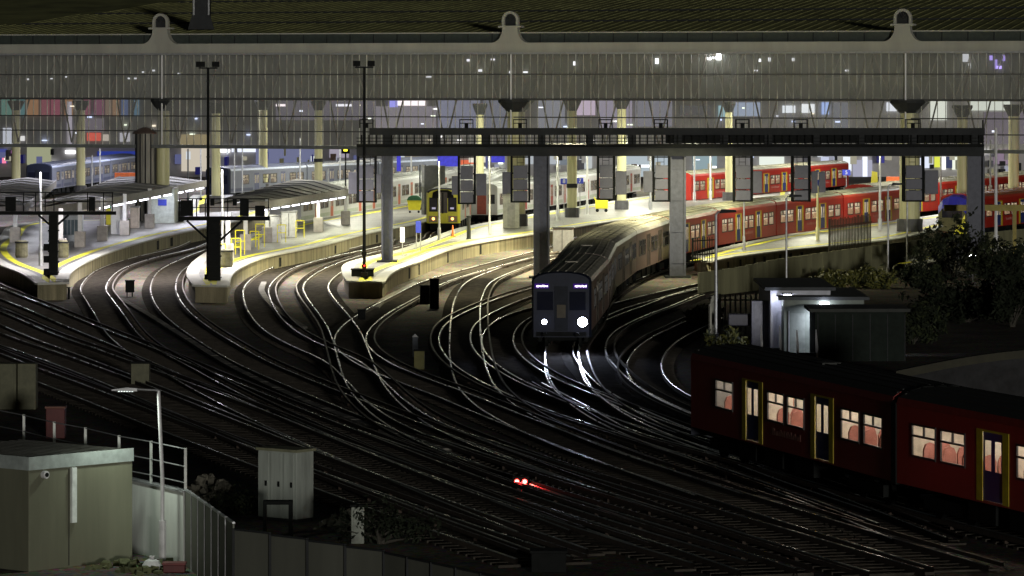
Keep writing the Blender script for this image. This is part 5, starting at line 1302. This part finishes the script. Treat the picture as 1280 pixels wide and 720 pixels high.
# dark red box and olive cabinet at left
t = empty('red_equipment_box', G(69,548,0), 'dark red box behind the railing at the left', 'box')
MB().box(-.33,.33,0,.5,0,1.05).build('body', DRED, t, bevel=.02); MB().box(-.36,.36,-.03,.53,1.053,1.12).build('lid', mat('dred3',(.14,.05,.03),.6), t)
t = empty('relay_cabinet', G(12,512,0), 'dim olive relay cabinets at the left edge of the yard', 'cabinet'); cgo=mat('olive_cab',(.10,.10,.06),.7,var=.3)
for k in range(3): 
    MB().box(-1.2+k*.75,-.5+k*.75,0,.7,0,1.75).build('body', cgo, t, bevel=.02); MB().box(-1.1+k*.75,-.6+k*.75,-.02,-.003,.15,1.6).build('door', cgo, t)
def tbox(px, py, w_, h_, label, m=None, post=None, name='trackside_box'):
    t = empty(name, G(px,py,0), label, 'box')
    z0 = post or 0
    MB().box(-w_/2,w_/2,0,w_*.8,z0,z0+h_).build('body', m or cgo, t, bevel=.02); MB().box(-w_/2-.03,w_/2+.03,-.03,w_*.8+.03,z0+h_+.002,z0+h_+.06).build('lid', BLK, t)
    if post:
        for x in (-w_*.3,w_*.3): MB().box(x-.03,x+.03,.02,.08,0,z0-.002).build('leg', BLK, t)
    MB().box(-w_*.3,w_*.3,-.02,-.003,z0+.1,z0+h_*.85).build('door', m or cgo, t)
tbox(162,371,.5,.65,'small black box on legs between the two left platforms',BLK,.25)
tbox(175,482,.75,.9,'olive box beyond the head of the street lamp')
tbox(531,380,.55,1.0,'dark box on the ballast beyond the blunt platform end',BLK)
tbox(543,386,.5,1.6,'taller black box beside the one past the blunt platform end',BLK)
tbox(524,462,.45,.8,'olive box low among the central curves',mat('olive2',(.14,.13,.04),.7))
t = empty('marker_post', G(519,446,0), 'small pale blue marker post in the dark central yard', 'marker'); MB().box(-.12,.12,-.05,.05,.0,.9).build('board', mat('pale_marker',(.2,.23,.28),.6), t); MB().prism([(-.14,.9),(.14,.9),(0,1.05)],-.05,.05).build('top', GALV, t)
tbox(452,400,.4,.5,'tiny dark box by the point blades below the blunt platform',BLK)
tbox(908,545,.5,.5,'low box in front of the lit red train',BLK)
tbox(447,680,.35,1.0,'slim white boxes behind the dark fence panels',mat('dim_white',(.3,.32,.28),.6))
tbox(1300 if False else 686,716,.9,.5,'low dark box at the bottom edge of the photo',BLK)
for px, py, lab in ((82,374,'left of a pair of short black stakes by the left platform tip'),(86,374,'right of a pair of short black stakes by the left platform tip')):
    t = empty('stake', G(px,py,0), lab, 'stake'); MB().tube((0,0,0),(0,0,.65),.07,n=8).build('shaft', BLK, t); MB().tube((0,0,.65),(0,0,.7),.09,n=8).build('cap', DGREY, t)
# cable troughs
for pts, lab in (([(150,372),(185,392),(230,420),(300,462),(420,515),(560,560)],'pale concrete cable trough running diagonally across the left of the yard'),
                 ([(520,352),(505,360),(482,372),(470,383)],'short concrete cable trough beside the blunt platform end'),
                 ([(850,585),(960,622),(1080,655),(1180,690)],'concrete cable trough in front of the lit red train'),
                 ([(330,352),(327,362),(345,385),(380,408)],'cable trough near the middle platform tip')):
    c_ = smooth_path(gp(pts), 1.0); m = MB()
    for a_, b_ in zip(c_, c_[1:]): m.obox((a_+b_)/2-c_[0], b_-a_, (b_-a_).length*.96, .34, 0, .13+R.uniform(0,.02))
    o = m.build('cable_trough', mat('trough_concrete',(.20,.19,.17),.85,var=.4,scale=2), loc=(c_[0].x,c_[0].y,0)); o['kind']='structure'; o['label']=lab
# double red ground signal
s=(612-YH)/H; t = empty('ground_signal', ((651-640)/s,F/s,0), 'low ground signal with two red lights in the dark yard', 'railway signal')
z=zat(602,s); MB().box(-.26,.26,0,.25,z-.16,z+.16).build('head', BLK, t, bevel=.02); MB().box(-.05,.05,.05,.15,0,z-.162).build('post', BLK, t)
for dx in (-.12,.12):
    MB().tube((dx,-.001,z),(dx,-.03,z),.075,n=14).build('red_lamp', emis('red_lamp',(1,.05,.04),14), t)
    MB().tube((dx,-.031,z),(dx,-.036,z),.045,n=14).build('lamp_core', emis('red_core',(1,.5,.4),8), t)
spot(((651-640)/s,F/s-.1,z),((655-640)/s,F/s-4,0),22,(1,.03,.03),math.radians(120),.8,.08,'red_light')

# ---------------------------------------------------------------- lamps and added lights over the station
for x in (-44,-30,-16,-2,12,26,40):
    for k, y in enumerate((362,398,436,474)):
        c = ((.85,.85,1.0) if x < -20 else (1,.98,.8) if x < 30 else (.95,.93,.9))
        area((x, y, 13), 3700, c, 3.0, name='hall_light')
# platform lighting columns just outside the screen
for px, py, c, w_ in ((60,300,LVIO,280),(150,300,LVIO,220),(20,330,LVIO,260),(300,330,LYEL,260),(360,310,LVIO,260),(450,285,LYEL,300),(520,300,LYEL,420),(600,290,LYEL,480),(680,278,LYEL,480),(470,335,LYEL,330),(760,270,LYEL,450),
                      (840,262,LYEL,420),(930,305,LYEL,420),(1010,290,LYEL,420),(1100,283,LYEL,380),(1160,300,LYEL,240),(1260,300,LYEL,200),(850,300,LYEL,300),(220,270,LVIO,200),(400,300,LYEL,300)):
    p = G(px,py,PZ); area((p.x,p.y,7.0), w_, c, .8, name='platform_light')
for px, py, zz, c, w_ in ((51,332,6.6,LVIO,300),(278,327,6.6,LVIO,300),(549,300,7.0,LYEL,340),(612,292,7.2,LYEL,340),(697,276,7.2,LYEL,340),(734,268,7.2,LYEL,300),(813,262,7.2,LYEL,300),(1022,300,5.8,LYEL,260),(1100,288,7.3,LYEL,200),(905,312,6,LYEL,200),(125,299,6.5,LVIO,260),(400,288,6.5,LYEL,300)):
    p = G(px,py,PZ); point((p.x-.25,p.y-.3,zz), w_*.9, c, .07, 'rail_glint_light')  # points added at post-top height to put glints on the rails
for px, py, c, w_ in ((150,356,LVIO,260),(215,352,LVIO,240),(345,352,LVIO,300),(400,346,LYEL,300),(545,342,LYEL,330),(620,334,LYEL,380),(560,372,LYEL,170),(715,345,LYEL,520),(735,320,LYEL,640),(660,315,LYEL,380),(800,318,LYEL,420),(860,352,LYEL,200),(770,335,LYEL,300),(130,340,LVIO,200)):
    p = G(px,py,0); area((p.x,p.y,10), w_*8, (c[0],c[1]*.93,c[2]*.85), .8, spread=math.radians(150), name='track_fill')  # areas added above the tracks to brighten ballast and train roofs
sc.render.engine = 'CYCLES'
sc.cycles.use_light_tree = True
sc.cycles.max_bounces = 6; sc.cycles.transparent_max_bounces = 24; sc.cycles.sample_clamp_indirect = 3.0
sc.cycles.caustics_reflective = False; sc.cycles.caustics_refractive = False
